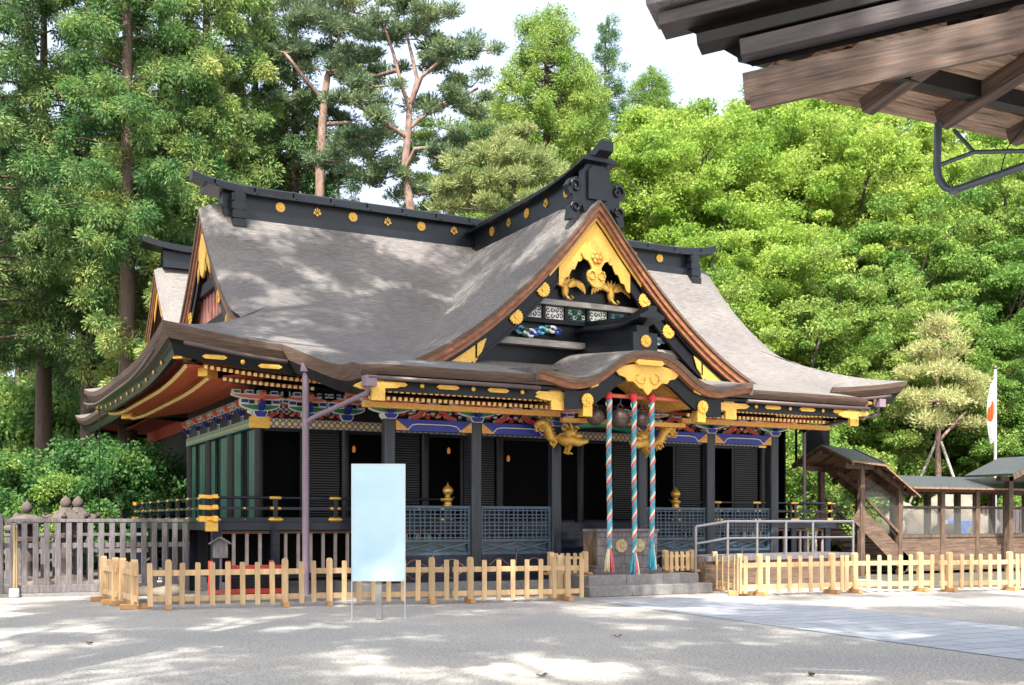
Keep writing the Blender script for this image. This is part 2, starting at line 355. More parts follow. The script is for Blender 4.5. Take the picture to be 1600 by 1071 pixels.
def irimoya(rf, root, kohai=False, name='roof'):
    top = MB(); n = 70
    for sg in (-1, 1):
        rows = []
        for d in [0, .15, .4, .7, 1.0, 1.4, 1.75, rf.hx - rf.gx] + lin(rf.hx - rf.gx + .001, rf.hy, 22):
            hw = max(rf.gx, rf.hx - d) if d <= rf.hx - rf.gx else rf.gx
            r = []
            for i in range(n + 1):
                t = -1 + 2 * i / n; t = math.copysign(abs(t) ** .8, t)
                x = hw * t; r.append((x + rf.cx, yfront(rf, d, sg), rf.front(x, d)))
            rows.append(r)
        top.grid(rows)
    for sg in (-1, 1):
        rows = []
        for d in (0, .15, .4, .7, 1.0, 1.4, 1.75, rf.hx - rf.gx, rf.hx - 7.6 if rf.gx > 8 else rf.hx - rf.gx + .9):
            rows.append([(rf.cx + sg * (rf.hx - d), rf.cy + (rf.hy - d) * t, rf.prof(d) + rf.lift(d, rf.hy - abs((rf.hy - d) * t))) for t in lin(-1, 1, 41)])
        top.grid(rows)
    ro = top.build(name, m_roof, root)
    # thick layered eave edge, soffit
    def per(off, zf, seg):
        P = []
        x, y = rf.hx - off, rf.hy - off
        if seg == 'f': base = [(t * x, rf.cy - y, min(off, 9), rf.hx - abs(t * x)) for t in lin(-1, 1, 81)]
        if seg == 'b': base = [(t * x, rf.cy + y, off, rf.hx - abs(t * x)) for t in lin(-1, 1, 41)]
        if seg == 'l': base = [(-x, rf.cy + t * y, off, rf.hy - abs(t * y)) for t in lin(-1, 1, 61)]
        if seg == 'r': base = [(x, rf.cy + t * y, off, rf.hy - abs(t * y)) for t in lin(-1, 1, 61)]
        for bx, by, da, db in base: P.append((bx + rf.cx, by, rf.ez + rf.lift(da, db) + zf))
        return P
    e = MB(); so = MB(); bd = MB()
    for seg in 'fblr':
        def cut(P): return P
        a, b_, c_ = per(0, 0, seg), per(.03, -.13, seg), per(.14, -.29, seg)
        segs = [(0, len(a))]
        if kohai and seg == 'f':
            k = [i for i, q in enumerate(a) if abs(q[0]) > 7.75]; L = [i for i in k if a[i][0] < 0]; R_ = [i for i in k if a[i][0] > 0]
            segs = [(L[0], L[-1] + 1), (R_[0], R_[-1] + 1)]
        for i0, i1 in segs:
            e.strip(a[i0:i1], b_[i0:i1]); e.strip(b_[i0:i1], c_[i0:i1])
            bd.strip(per(.22, -.36, seg)[i0:i1], per(.30, -.58, seg)[i0:i1]); bd.strip(per(.14, -.29, seg)[i0:i1], per(.22, -.36, seg)[i0:i1]); bd.strip(per(.30, -.58, seg)[i0:i1], per(.42, -.56, seg)[i0:i1])
        so.strip(per(.3, -.45, seg), [(q[0], q[1], q[2]) for q in per(1.6, -.22, seg)]); so.strip(per(1.6, -.22, seg), [(q[0], q[1], q[2]) for q in per(2.95, .12, seg)])
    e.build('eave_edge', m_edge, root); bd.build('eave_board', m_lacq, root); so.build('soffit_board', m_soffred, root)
    return ro

hall = thing('shrine_hall', 'black and gold lacquered shrine hall with sweeping grey bark roof and large front gable', 'shrine', (0, 0, 0))
irimoya(RF, hall, True)

# ---------------------------------------------------------------- front porch roof (kohai) with curved gable in its middle
KY, KX = -5.15, 7.0
def zk(y): return EZ - .225 * (-2.8 - y)
def hxk(y): t = max(0, 1 - (-2.8 - y) / 1.5); return KX + 1.0 * t ** 2.4
def zkx(x, y):
    t = (abs(x) - (hxk(y) - .5)) / .5
    k = sstep((y + 4.6) / 1.8); q_ = max(0, 1 - (hxk(y) - abs(x)) / 1.0) if y < -2.8 else 0; w_ = math.sin(math.pi * min(1, max(0, (-2.8 - y) / 1.7)))
    return (zk(y) if y < -2.8 else RF.prof(y + 2.8) + .012) - (.05 * t * t * sstep((-2.8 - y) / .8) if t > 0 else 0) + RF.lift(max(0, y + 2.8), HX - abs(x - RX)) * k - .15 * w_ * q_ * q_
def arch(x):
    x = abs(x); return 4.92 + .74 * math.exp(-(x / 1.18) ** 3.0) + .17 * sstep((x - 1.95) / 1.05)
km = MB(); rows = []
for y in [-2.4, -2.6] + lin(-2.8, KY, 15):
    hw = hxk(y); rows.append([(hw * t, y, zkx(hw * t, y)) for t in lin(-1, 1, 113)])
km.grid(rows, skip=lambda c: abs(c.x) < 1.7 and c.y < -3.2)
km.build('porch_roof', m_roof, hall)
ke = MB(); kb = MB(); kg = MB()
for x0, x1 in ((-KX, -1.85), (1.85, KX)):
    X = lin(x0, x1, 30)
    ke.strip([(x, KY, zkx(x, KY)) for x in X], [(x, KY + .02, zkx(x, KY) - .1) for x in X]); ke.strip([(x, KY + .02, zkx(x, KY) - .1) for x in X], [(x, KY + .12, zkx(x, KY) - .2) for x in X])
    kb.box(x0 + .1 if x0 < 0 else x0, x1 if x1 < 2 else x1 - .1, KY + .22, KY + .3, 4.42, 4.70)
    kb.box(x0 + .1 if x0 < 0 else x0, x1 if x1 < 2 else x1 - .1, KY + .12, KY + .22, 4.64, 4.70)
    kb.box(x0 + .3 if x0 < 0 else x0, x1 if x1 < 2 else x1 - .3, KY + .3, -2.8, 4.71, 4.74)
for sg in (-1, 1):
    Y = lin(-2.8, KY, 24)
    ke.strip([(sg * hxk(y), y, zkx(sg * hxk(y), y)) for y in Y], [(sg * (hxk(y) - .03), y, zkx(sg * hxk(y), y) - .14) for y in Y])
    ke.strip([(sg * (hxk(y) - .03), y, zkx(sg * hxk(y), y) - .14) for y in Y], [(sg * (hxk(y) - .14), y, zkx(sg * hxk(y), y) - .34) for y in Y])
    Y = lin(-2.8, KY + .15, 12)
    kb.strip([(sg * (hxk(y) - .14), y, zkx(sg * hxk(y), y) - .32) for y in Y], [(sg * (hxk(y) - .3), y, zkx(sg * hxk(y), y) - .62) for y in Y])
ke.split('porch_eave_edge', m_edge, hall); kb.split('porch_eave_board', m_lacq, hall)
# curved gable (karahafu)
ka = MB(); X = lin(-3.02, 3.02, 81); AY = -5.3
def az(x, y): return arch(x) + .10 * (y - AY)
ka.grid([[(x, y, az(x, y)) for x in X] for y in lin(AY, -1.7, 14)])
for sg in (-1, 1): ka.strip([(sg * 3.02, y, az(3.02, y)) for y in lin(AY, -1.7, 10)], [(sg * 3.0, y, az(3.02, y) - .3) for y in lin(AY, -1.7, 10)])
ka.build('curved_gable_roof', m_roofc, hall)
kf = MB()
for (a, b, y0, y1, m) in ((0, .13, AY, AY + .02, 0), (.13, .25, AY + .05, AY + .1, 1)):
    kf.strip([(x, y0, arch(x) - a) for x in X], [(x, y1, arch(x) - b) for x in X], m)
    kf.strip([(x, y1, arch(x) - b) for x in X], [(x, y1 + .3, arch(x) - b) for x in X], m)
kf.build('curved_gable_edge', [m_edge, m_barge], hall)
kh = MB(); X2 = lin(-2.2, 2.2, 61)
def a2(x): return arch(x) - .36
kh.strip([(x, AY + .22, a2(x) + .07) for x in X2], [(x, AY + .22, a2(x) - .24 - .05 * abs(x)) for x in X2])
kh.strip([(x, AY + .22, a2(x) - .24 - .05 * abs(x)) for x in X2], [(x, AY + .34, a2(x) - .24 - .05 * abs(x)) for x in X2])
kh.build('curved_bargeboard', m_lacq, hall)
kr = MB()
for i in range(17):
    y = AY + .45 + i * .12
    kr.tube([(x, y, arch(x) - .42) for x in lin(-1.9, 1.9, 25)], .035, 4, 0)
kr.strip([(x, AY + .36, arch(x) - .36) for x in X2], [(x, -3.1, arch(x) - .36) for x in X2], 1)
kr.build('curved_rafter_row', [m_orange, m_red], hall)
def ring_flower(mb, fn, u, v, r, d, m=0, petals=16):   # chrysanthemum crest
    mb.prism([(u + r * (1 + .08 * math.cos(petals * t)) * math.cos(t), v + r * (1 + .08 * math.cos(petals * t)) * math.sin(t)) for t in lin(0, 2 * math.pi, 65)[:-1]], fn, d, d - .03, m)
    for k in range(petals // 2):
        t = 2 * math.pi * k / (petals // 2)
        mb.prism([(u + r * q * math.cos(t + w_), v + r * q * math.sin(t + w_)) for q, w_ in ((.38, -.2), (.85, -.22), (.92, 0), (.85, .22), (.38, .2))], fn, d - .03, d - .045, m)
    mb.prism([(u + r * .28 * math.cos(t), v + r * .28 * math.sin(t)) for t in lin(0, 2 * math.pi, 13)[:-1]], fn, d - .03, d - .065, m)
def leaf_crest(mb, fn, u, v, r, d, m=0):               # three-leaf crest with upright buds
    for a, ln in ((-1.05, .95), (0, 1.0), (1.05, .95)):
        dx, dz = math.sin(a), -math.cos(a); nx, nz = -dz, dx; wd = .42 * r
        mb.prism([(u + dx * r * q * ln + nx * wd * s_, v + .1 * r + dz * r * q * ln + nz * wd * s_) for q, s_ in ((0, -.3), (.45, -1), (.75, -.7), (1.05, 0), (.75, .7), (.45, 1), (0, .3))], fn, d, d - .035, m)
    for du, hh in ((-.45, .7), (0, 1.0), (.45, .7)):
        mb.prism([(u + du * r - .1 * r, v), (u + du * r + .1 * r, v), (u + du * r + .16 * r, v + hh * r * .8), (u + du * r, v + hh * r), (u + du * r - .16 * r, v + hh * r * .8)], fn, d, d - .035, m)
XZ = lambda u, v, d: Vector((u, d, v))
fg = MB()          # gold pendant under the curved gable
def mirror(P): return P + [(-u, v) for u, v in reversed(P) if abs(u) > 1e-6]
gz = arch(0) - .36
fg.prism(mirror([(0, gz - .66), (.07, gz - .60), (.13, gz - .52), (.24, gz - .50), (.33, gz - .42), (.42, gz - .36), (.55, gz - .37), (.62, gz - .28), (.78, gz - .24), (.90, gz - .12), (1.0, gz - .05), (.78, gz - .04), (.5, gz + .02), (.3, gz + .05)]), XZ, AY + .2, AY + .14)
fg.prism([(-.33, gz + .02), (.33, gz + .02), (.4, gz + .08), (.33, gz + .14), (-.33, gz + .14), (-.4, gz + .08)], XZ, AY + .12, AY + .03)
for sg in (-1, 1):
    fg.tube([(sg * (.2 + .12 * math.sin(t)), AY + .13, gz - .28 + .12 * math.cos(t)) for t in lin(0, 5, 12)], .018, 5)
fg.build('gable_pendant', m_goldrel, hall)
for sg in (-1, 1):
    q = MB(); ring_flower(q, XZ, sg * 1.62, a2(1.62) - .17, .15, AY + .2); q.build('gold_crest', m_gold, hall)
    q = MB(); q.prism([(sg * 1.48, 4.08), (sg * 1.72, 4.08), (sg * 1.72, 4.36), (sg * 1.48, 4.36)], XZ, AY + .42, AY + .2); q.build('beam_cap', m_gold, hall)
    q = MB(); q.prism([(sg * 1.35, a2(1.3) + .03), (sg * 1.55, a2(1.5) + .06), (sg * 1.48, a2(1.5) + .15), (sg * 1.32, a2(1.3) + .11)], XZ, AY + .2, AY + .15); q.build('gold_fitting', m_gold, hall)
# little ridge over the curved gable
kr = MB(); pth = [(0, y, az(0, y) + .02) for y in lin(-4.95, -1.6, 8)]
kr.sweep(pth, [(-.26, -.1), (.26, -.1), (.24, .12), (.17, .12), (.17, .58), (-.17, .58), (-.17, .12), (-.24, .12)])
cpth = [(0, y, az(0, y) + .60 + .22 * sstep((-4.2 - y) / 1.3)) for y in lin(-5.35, -1.6, 14)]
kr.sweep(cpth, [(-.34, -.06), (.34, -.06), (.34, .0), (.12, .1), (.12, .22), (-.12, .22), (-.12, .1), (-.34, 0)])
kr.box(-.34, .34, -5.06, -4.95, az(0, -5) - .02, az(0, -5) + .42)
kro = kr.build('curved_gable_ridge', m_tile, hall)
q = MB(); ring_flower(q, XZ, 0, az(0, -5) + .22, .14, -5.065); q.build('crest', m_gold, kro)

# ---------------------------------------------------------------- big front gable (chidori-hafu)
CY = -3.1
def zc(x): x = abs(x); return 9.87 - 1.3 * x + .085 * x * x - (.06 if x < .25 else 0) * (1 - x / .25)
def zmain(y): return RF.prof(y + 2.8) if y >= -2.8 else zk(y)
def yint(z):
    lo, hi = -2.8, 4.
    for _ in range(40):
        m_ = (lo + hi) / 2
        if zmain(m_) < z: lo = m_
        else: hi = m_
    return lo
def smax(a, b, k=.10): h_ = max(k - abs(a - b), 0) / k; return max(a, b) + h_ * h_ * k * .25
ch = MB(); CXW = 5.3
for sg in (-1, 1):
    rows = []
    for x in lin(0, CXW, 30):
        z = zc(x); ye = min(4.0, yint(z + .40 * max(0, 1 - x / 5.) ** 1.5) + .45); r = []
        for t in lin(0, 1, 24):
            y = CY + (ye - CY) * t; tt = max(0, 1 - (y - CY) / .55)
            zz_ = z + .40 * sstep((y - CY - .15) / 1.3) * max(0, 1 - x / 5.) ** 1.5; r.append((sg * x, y, smax(zz_, zmain(y)) - .10 * tt * tt + (.004 if t == 1 else .004)))
        rows.append(r)
    ch.grid(rows)
ch.build('front_gable_roof', m_roofc, hall)
def chev(mb, x0, x1, a, b, y0, y1, m=0, n=24, f=zc):
    for sg in (-1, 1):
        X = lin(x0, x1, n)
        P = [[(sg * x, y, f(x) - q) for x in X] for (y, q) in ((y0, a), (y0, b), (y1, b), (y1, a))]
        for i in range(4): mb.strip(P[i], P[(i + 1) % 4], m)
        for i in (0, n - 1): mb.add([P[k][i] for k in range(4)], [(0, 1, 2, 3)], m)
fe = MB(); chev(fe, 0, CXW, .085, .17, CY, CY + .3, 0); chev(fe, 0, CXW - .1, .17, .33, CY + .05, CY + .4, 1); chev(fe, 0, CXW - .25, .33, .47, CY + .11, CY + .45, 1)
fe.build('gable_edge', [m_edge, m_barge], hall)
bb = MB(); chev(bb, 0, 4.6, .46, .96, CY + .30, CY + .38, 0); chev(bb, 0, 4.55, .45, .58, CY + .22, CY + .39, 0); chev(bb, 0, 4.5, .90, .99, CY + .27, CY + .39, 0)
bb.build('bargeboard', m_lacq, hall)
sf = MB(); chev(sf, 0, 4.4, .50, .54, CY + .38, -2.35, 0); sf.build('gable_soffit', m_dark, hall)
# gold plates on the bargeboard: apex and feet
def platecurve(mb, xa, xb, ta, tb, yy, jag=.06, n=20, sg=1):
    X = lin(xa, xb, n); U = [(sg * x, zc(x) - ta) for x in X]; D = [(sg * x, zc(x) - tb - jag * math.sin(i * 1.9)) for i, x in enumerate(X)]
    mb.prism(U + D[::-1], XZ, yy, yy - .03)
ap = MB()
for sg in (-1, 1): platecurve(ap, 0, 1.05, .55, 1.10, CY + .28, .05, sg=sg); platecurve(ap, 0, 1.35, .47, .56, CY + .22, 0, sg=sg)
ap.build('apex_plate', m_goldrel, hall)
for sg in (-1, 1):
    q = MB(); platecurve(q, 3.3, 4.5, .48, .95, CY + .27, .05, sg=sg); q.prism([(sg * 3.05, zc(3.05) - .62), (sg * 3.35, zc(3.35) - .56), (sg * 3.35, zc(3.35) - .92), (sg * 3.17, zc(3.17) - .86)], XZ, CY + .27, CY + .24); q.build('foot_plate', m_goldrel, hall)
    for x in (1.5, 2.25):
        q = MB(); ring_flower(q, XZ, sg * x, zc(x) - .72, .18, CY + .27); q.build('gold_crest', m_gold, hall)
    q = MB(); chev(q, .05, 1.9, .50, .56, CY + .39, -2.42, 0, f=zc); 
q.build('gilt_soffit_lining', m_gold, hall)
# pendant (gegyo) with flower boss and scrolls
ge = MB(); z0 = zc(0) - 1.25; yp = CY + .24
ge.prism(mirror([(0, z0 - 1.22), (.16, z0 - 1.18), (.34, z0 - 1.02), (.40, z0 - .84), (.33, z0 - .70), (.22, z0 - .70), (.20, z0 - .60), (.34, z0 - .42), (.52, z0 - .36), (.62, z0 - .2), (.5, z0 - .05), (.3, z0 + .2)]), XZ, yp, yp - .06)
for sg in (-1, 1):
    ge.tube([(sg * (.2 + .13 * math.cos(t)), yp - .08, z0 - .85 + .13 * math.sin(t)) for t in lin(.3, 6.2, 16)], .025, 6)
ge.v = [(p[0] * .70, p[1], 8.56 + (p[2] - 8.56) * .82) for p in ge.v]
geo = ge.build('pendant_ornament', m_goldrel, hall)
q = MB()
q.ball((0, yp - .1, z0 - .25), .08, 12, 0, (1, .6, 1))
for k in range(6): t = k * math.pi / 3; q.ball((.11 * math.cos(t), yp - .09, z0 - .25 + .11 * math.sin(t)), .065, 10, 0, (1, .5, 1))
q.build('flower_boss', M('old_gold', (.62, .30, .06), .4, metal=.5), geo)
def crane(name, cx, cz, s, y):
    b = MB()
    b.ball((cx, y, cz), .17 * s, 12, 0, (.8, .7, 1.5))
    b.tube([(cx, y, cz - .12 * s), (cx + .05 * s, y - .1, cz - .3 * s), (cx + .16 * s, y - .12, cz - .36 * s), (cx + .22 * s, y - .13, cz - .27 * s), (cx + .14 * s, y - .15, cz - .22 * s)], [.07 * s, .05 * s, .045 * s, .05 * s, .012], 8)
    for sg in (-1, 1):
        for k in range(4):
            r = (.92 - .14 * k) * s
            pts = [(cx + sg * (.1 * s + r * .75 * math.sin(t)), y - .02 - .015 * k, cz + .18 * s + r * .35 * (1 - math.cos(t)) * -1.9 + .3 * s * math.sin(t * 1.2) - .02 * k) for t in lin(0, 1.45, 9)]
            b.tube(pts, [.05 * s, .11 * s, .13 * s, .13 * s, .12 * s, .10 * s, .08 * s, .05 * s, .012], 7, 0, .4, up=(0, 1, 0))
    for k in range(5):
        a = (-.6 + .3 * k); b.tube([(cx, y, cz + .1 * s), (cx + a * .25 * s, y - .03, cz + .3 * s), (cx + a * .55 * s, y - .04, cz + .5 * s - abs(a) * .1)], [.05 * s, .06 * s, .012], 6, 0, .5, up=(0, 1, 0))
    b.build(name, m_goldrel, hall)
GY = -2.4
crane('gilt_crane_relief', -.68, 7.52, .74, GY - .1); crane('gilt_crane_relief', .68, 7.52, .74, GY - .1)
gw = MB(); gw.prism([(-x, zc(x) - .5) for x in lin(4.6, .0, 24)] + [(x, zc(x) - .5) for x in lin(.02, 4.6, 24)], XZ, GY + .1, GY); gw.build('gable_wall', m_lacq, hall)
q = MB(); q.box(-1.95, 1.95, GY - .2, GY - .005, 7.10, 7.23); q.build('gable_tie_beam', m_lintel, hall); q = MB(); q.box(-3.2, 3.2, GY - .24, GY - .006, 6.04, 6.2); q.build('gable_tie_beam', m_lintel, hall)
q = MB()
for i, xx in enumerate(lin(-1.92, 1.92, 7)): q.box(xx - .04, xx + .04, GY - .12, GY - .004, 6.74, 7.09)
q.box(-2.35, 2.35, GY - .15, GY - .005, 6.64, 6.74); q.build('gable_rail', m_dark, hall)
cols = [(m_white, m_sky), (m_white, m_blue), (m_teal, m_white), (m_white, m_green), (m_teal, m_sky), (m_white, m_sky)]
for i in range(6):
    xx = -1.6 + .64 * i; b = MB(); b.box(xx - .26, xx + .26, GY - .06, GY - .004, 6.77, 7.07, 0)
    for k in range(4):
        for j in range(2):
            c0 = (xx - .19 + .127 * k, 6.85 + .14 * j); b.tube([(c0[0] + (.018 + .008 * t) * math.cos(t * 1.0 + k), GY - .072, c0[1] + (.018 + .008 * t) * math.sin(t + k)) for t in lin(0, 5.6, 12)], .013, 4, 1 + (k + j) % 2)
    b.build('scroll_panel', [cols[i][0], m_dark, cols[i][1]], hall)
def cloud(name, cx, cz, w_, y, mats, n=9):
    b = MB()
    for k in range(n):
        t = k / (n - 1); x = cx + (t - .5) * w_; z = cz + .07 * math.sin(t * 9)
        r = .11 * (1 - .5 * abs(t - .5)); b.tube([(x + r * math.cos(a), y, z + r * math.sin(a) * .8) for a in lin(0, 5.6, 10)], [.04] * 9 + [.014], 5, k % len(mats)); b.ball((x, y + .02, z), r * .62, 8, (k + 1) % len(mats), (1, .4, .8))
    b.build(name, mats, hall)
cloud('carved_cloud', -1.75, 6.42, 1.7, GY - .14, [m_sky, m_teal, m_white, m_blue], 12); cloud('carved_cloud', 1.75, 6.42, 1.7, GY - .14, [m_sky, m_teal, m_white], 12)

# ---------------------------------------------------------------- ridges
def ridgesec(h_): return [(-.36, -.12), (.36, -.12), (.36, .10), (.26, .12), (.26, h_), (-.26, h_), (-.26, .12), (-.36, .10)]
def capsec(): return [(-.50, -.04), (.50, -.04), (.50, .02), (.2, .11), (.2, .25), (.15, .29), (-.15, .29), (-.2, .25), (-.2, .11), (-.50, .02)]
PLATE = [(-.50, -.04), (.50, -.04), (.50, .02), (.19, .11), (-.19, .11), (-.50, .02)]; ROLL = [(-.2, .04), (.2, .04), (.2, .25), (.15, .29), (-.15, .29), (-.2, .25)]
rd = MB(); rd.sweep([(x + RX, 4, RZ0 - .02) for x in (-8.0, 8.0)], ridgesec(.58))
mr = rd.build('main_ridge', m_tile, hall)
q = MB(); q.sweep([(x + RX, 4, RZ0 + .56 + .2 * max(0, (abs(x) - 6.9) / 1.9) ** 2) for x in lin(-8.45, 8.45, 60)], PLATE); q.sweep([(x + RX, 4, RZ0 + .56 + .2 * max(0, (abs(x) - 6.9) / 1.9) ** 2 + .12 * max(0, abs(x) - 8.3) ** 1.5) for x in lin(-8.8, 8.8, 70)], ROLL); q.build('ridge_cap', m_tile, mr)
q = MB()
for i in range(16):
    x = -8.2 + i * 1.09; zz = RZ0 + .56 + .2 * max(0, (abs(x) - 6.9) / 1.9) ** 2; x += RX
    q.sweep([(x - .02, 4, zz + .015), (x + .02, 4, zz + .015)], capsec())
q.build('cap_seam', m_copper, mr)
for sg in (-1, 1):
    q = MB()
    for k in range(4): q.box(RX + min(sg * 7.45, sg * 7.82), RX + max(sg * 7.45, sg * 7.82), 4 - .56 - .03 * k, 4 + .56 + .03 * k, RZ0 - .42 + .24 * (3 - k) , RZ0 - .42 + .24 * (3 - k) + .2)
    q.box(RX + min(sg * 7.5, sg * 7.76), RX + max(sg * 7.5, sg * 7.76), 3.42, 4.58, RZ0 - .5, RZ0 + .56)
    q.build('ridge_end_block', m_tile, mr)
FY = 4 - .265
for i, x in enumerate(lin(-6.2, -.9, 6) + lin(2.6, 6.6, 5)):
    b = MB(); F2 = lambda u, v, d: Vector((u, d, v))
    (ring_flower if i % 2 == 0 else leaf_crest)(b, F2, x, RZ0 + .34, .13, FY); b.build('crest', m_gold, mr)
# front gable ridge
rd = MB(); rd.sweep([(0, y, 9.85) for y in (3.6, -2.7)], ridgesec(.62)); fr = rd.build('front_gable_ridge', m_tile, hall)
q = MB(); q.sweep([(0, y, 10.42 + .34 * max(0, (-y + .3) / 3.6) ** 2.4) for y in lin(3.7, -3.1, 40)], PLATE); q.sweep([(0, y, 10.42 + .34 * max(0, (-y + .3) / 3.6) ** 2.4 + .15 * max(0, -y - 2.9) ** 1.5) for y in lin(3.7, -3.38, 44)], ROLL); q.build('ridge_cap', m_tile, fr)
q = MB()
for i in range(7):
    y = 3 - i * .95; zz = 10.435 + .34 * max(0, (-y + .3) / 3.6) ** 2.4
    q.sweep([(0, y + .02, zz), (0, y - .02, zz)], capsec())
q.build('cap_seam', m_copper, fr)
XL = lambda u, v, d: Vector((d, u, v))
for i, y in enumerate(lin(2.4, -1.9, 5)):
    b = MB(); (ring_flower if i % 2 == 0 else leaf_crest)(b, XL, y, 10.18, .13, -.265); b.build('crest', m_gold, fr)
    b = MB(); (ring_flower if i % 2 == 0 else leaf_crest)(b, lambda u, v, d: Vector((-d, u, v)), y, 10.18, .15, -.265); b.build('crest', m_gold, fr)
# carved ridge-end board with scrolls
on = MB(); yo = -2.7
on.prism(mirror([(0, 9.7), (.42, 9.42), (.50, 9.6), (.78, 9.22), (.98, 9.2), (.92, 9.5), (.80, 9.62), (.82, 9.82), (.95, 9.86), (1.02, 10.05), (.90, 10.22), (.7, 10.28), (.60, 10.12), (.48, 10.2), (.46, 10.5), (.35, 10.66), (0, 10.7)]), XZ, yo, yo - .22)
for sg in (-1, 1):
    on.tube([(sg * (.74 + (.20 - .025 * t) * math.cos(t)), yo - .25, 10.02 + (.2 - .025 * t) * math.sin(t)) for t in lin(0, 7.2, 24)], .04, 6)
    on.tube([(sg * (.74 + (.17 - .02 * t) * math.cos(t)), yo - .25, 9.5 + (.15 - .018 * t) * math.sin(t)) for t in lin(0, 6.5, 20)], .035, 6)
on.prism([(-.34, 9.75), (.34, 9.75), (.34, 10.45), (.2, 10.58), (-.2, 10.58), (-.34, 10.45)], XZ, yo - .2, yo - .3)
on.v = [(p[0] * .84, p[1], p[2]) for p in on.v]; on.build('ridge_end_carving', m_tile, fr)
# ---------------------------------------------------------------- end gables left and right (main roof)
def endgable(rf, root, deco=True):
    for sg in (-1, 1):
        def pt(t, q, dx): return (rf.cx + sg * (rf.gx - dx), rf.cy + t, rf.prof(rf.hy - abs(t)) - .22 - q)
        T0 = rf.hy - (rf.hx - rf.gx) - .05
        def band(mb, t1, a, b, dx0, dx1, m=0, t0=0):
            for s2 in (-1, 1):
                T = [s2 * t for t in lin(t0, t1, 20)]
                P = [[pt(t, q, dx) for t in T] for dx, q in ((dx0, a), (dx0, b), (dx1, b), (dx1, a))]
                for i in range(4): mb.strip(P[i], P[(i + 1) % 4], m)
                for i in (0, 19): mb.add([P[k][i] for k in range(4)], [(0, 1, 2, 3)], m)
        e = MB(); band(e, T0, 0, .16, 0, .25, 0); band(e, T0 - .05, .16, .34, .05, .35, 1); band(e, T0 - .1, .34, .52, .1, .4, 1); e.build('end_gable_edge', [m_edge, m_barge], root)
        e = MB(); band(e, T0 - .3, .52, .98, .16, .24, 0); band(e, T0 - .3, .5, .64, .12, .25, 0); e.build('end_bargeboard', m_lacq, root)
        e = MB(); band(e, .75, .60, 1.0, .13, .16, 0)
        e.build('end_apex_plate', m_goldrel, root)
        wx = rf.gx - .45; T = lin(-T0, T0, 40); b = MB()
        b.prism([(t, rf.prof(rf.hy - abs(t)) - .3) for t in T], lambda u, v, d: Vector((rf.cx + sg * d, rf.cy + u, v)), wx, wx - .08, 0)
        b.build('end_gable_wall', m_red, root)
        b = MB()
        for k in range(-11, 12):
            t = k * .4; zt = rf.prof(rf.hy - abs(t)) - .6
            zb = rf.prof(rf.hx - wx) - .05
            if zt > zb + .2: b.box(rf.cx + min(sg * wx, sg * (wx + .05)), rf.cx + max(sg * wx, sg * (wx + .05)), rf.cy + t - .05, rf.cy + t + .05, zb, zt)
        b.build('end_gable_batten', m_cream_p, root)
        b = MB()
        for zz, hw_ in ((1.35, 3.4), (2.5, 1.9)): b.box(rf.cx + min(sg * wx, sg * (wx + .2)), rf.cx + max(sg * wx, sg * (wx + .2)), rf.cy - hw_, rf.cy + hw_, rf.ez + zz, rf.ez + zz + .3)
        b.build('end_gable_beam', m_dark, root)
        if deco:
            for s2 in (-1, 1):
                for t in (1.8, 2.75, 3.6):
                    b = MB(); c = pt(s2 * t, .75, .14); ring_flower(b, lambda u, v, d: Vector((rf.cx + sg * -d, u, v)), c[1], c[2], .19, -(rf.gx - .155)); b.build('gold_crest', m_gold, root)
            b = MB(); zt = rf.rz - 1.2
            b.prism([(rf.cy + u, v) for u, v in mirror([(0, zt - .9), (.25, zt - .75), (.3, zt - .5), (.5, zt - .3), (.4, zt), (.2, zt + .3)])], lambda u, v, d: Vector((rf.cx + sg * d, u, v)), rf.gx - .10, rf.gx - .16); b.build('end_pendant', m_goldrel, root)
            b = MB()
            for k in range(14):
                b.ball((rf.cx + sg * (wx + .12), rf.cy - 2.6 + .4 * k, rf.ez + 1.05 + .15 * math.sin(k * 2.1)), .2, 8, k % 4, (.4, 1, .8))
            b.build('carved_panel', [m_green, m_white, m_red, m_dark], root)
m_cream_p = M('worn_pink_batten', (.45, .26, .22), .7, var=.2)
endgable(RF, hall)
# ---------------------------------------------------------------- rafters with gilt ends
def raft(name, w_, ln, mb_end=.012):
    b = MB(); b.box(-w_ / 2, w_ / 2, .012, ln, -w_ * .55, w_ * .55, 0); b.box(-w_ / 2 - .004, w_ / 2 + .004, 0, .05, -w_ * .55 - .004, w_ * .55 + .004, 1)
    return b.build(name, [m_orange_r, m_rafend], hall)
m_orange_r = M('red_orange_rafter', (.50, .10, .03), .5, var=.2)
rp = None; count = {}
def row(kindname, pts, rot, ln, first100=True, w_=.062):
    """pts: near ends of the rafters; rot: heading of the rafter inward"""
    base = raft(kindname, w_, ln); used = 0; extra = MB()
    for i, p in enumerate(pts):
        n_ = count.get(kindname, 0)
        if n_ < 100:
            o = base if used == 0 else cp(base, hall)
            o.location = p; o.rotation_euler = (R(9), 0, rot); used += 1; count[kindname] = n_ + 1
        else:
            X = Matrix.Translation(p) @ Matrix.Rotation(rot, 4, 'Z') @ Matrix.Rotation(R(9), 4, 'X')
            extra.box(-w_ / 2, w_ / 2, .012, ln, -w_ * .55, w_ * .55, 0, X); extra.box(-w_ / 2 - .004, w_ / 2 + .004, 0, .05, -w_ * .55 - .004, w_ * .55 + .004, 1, X)
    if extra.v: kind(extra.build(kindname, [m_orange_r, m_rafend], hall), 'stuff')
    if used == 0: bpy.data.objects.remove(base)
SPC = .135
kx = [x for x in np.arange(-6.45, 6.46, SPC) if abs(x) > 1.85]
row('flying_rafter', [Vector((x, KY + .55, 4.46)) for x in kx], 0, 1.5)
row('base_rafter', [Vector((x, KY + 1.0, 4.35)) for x in kx], 0, 1.6)
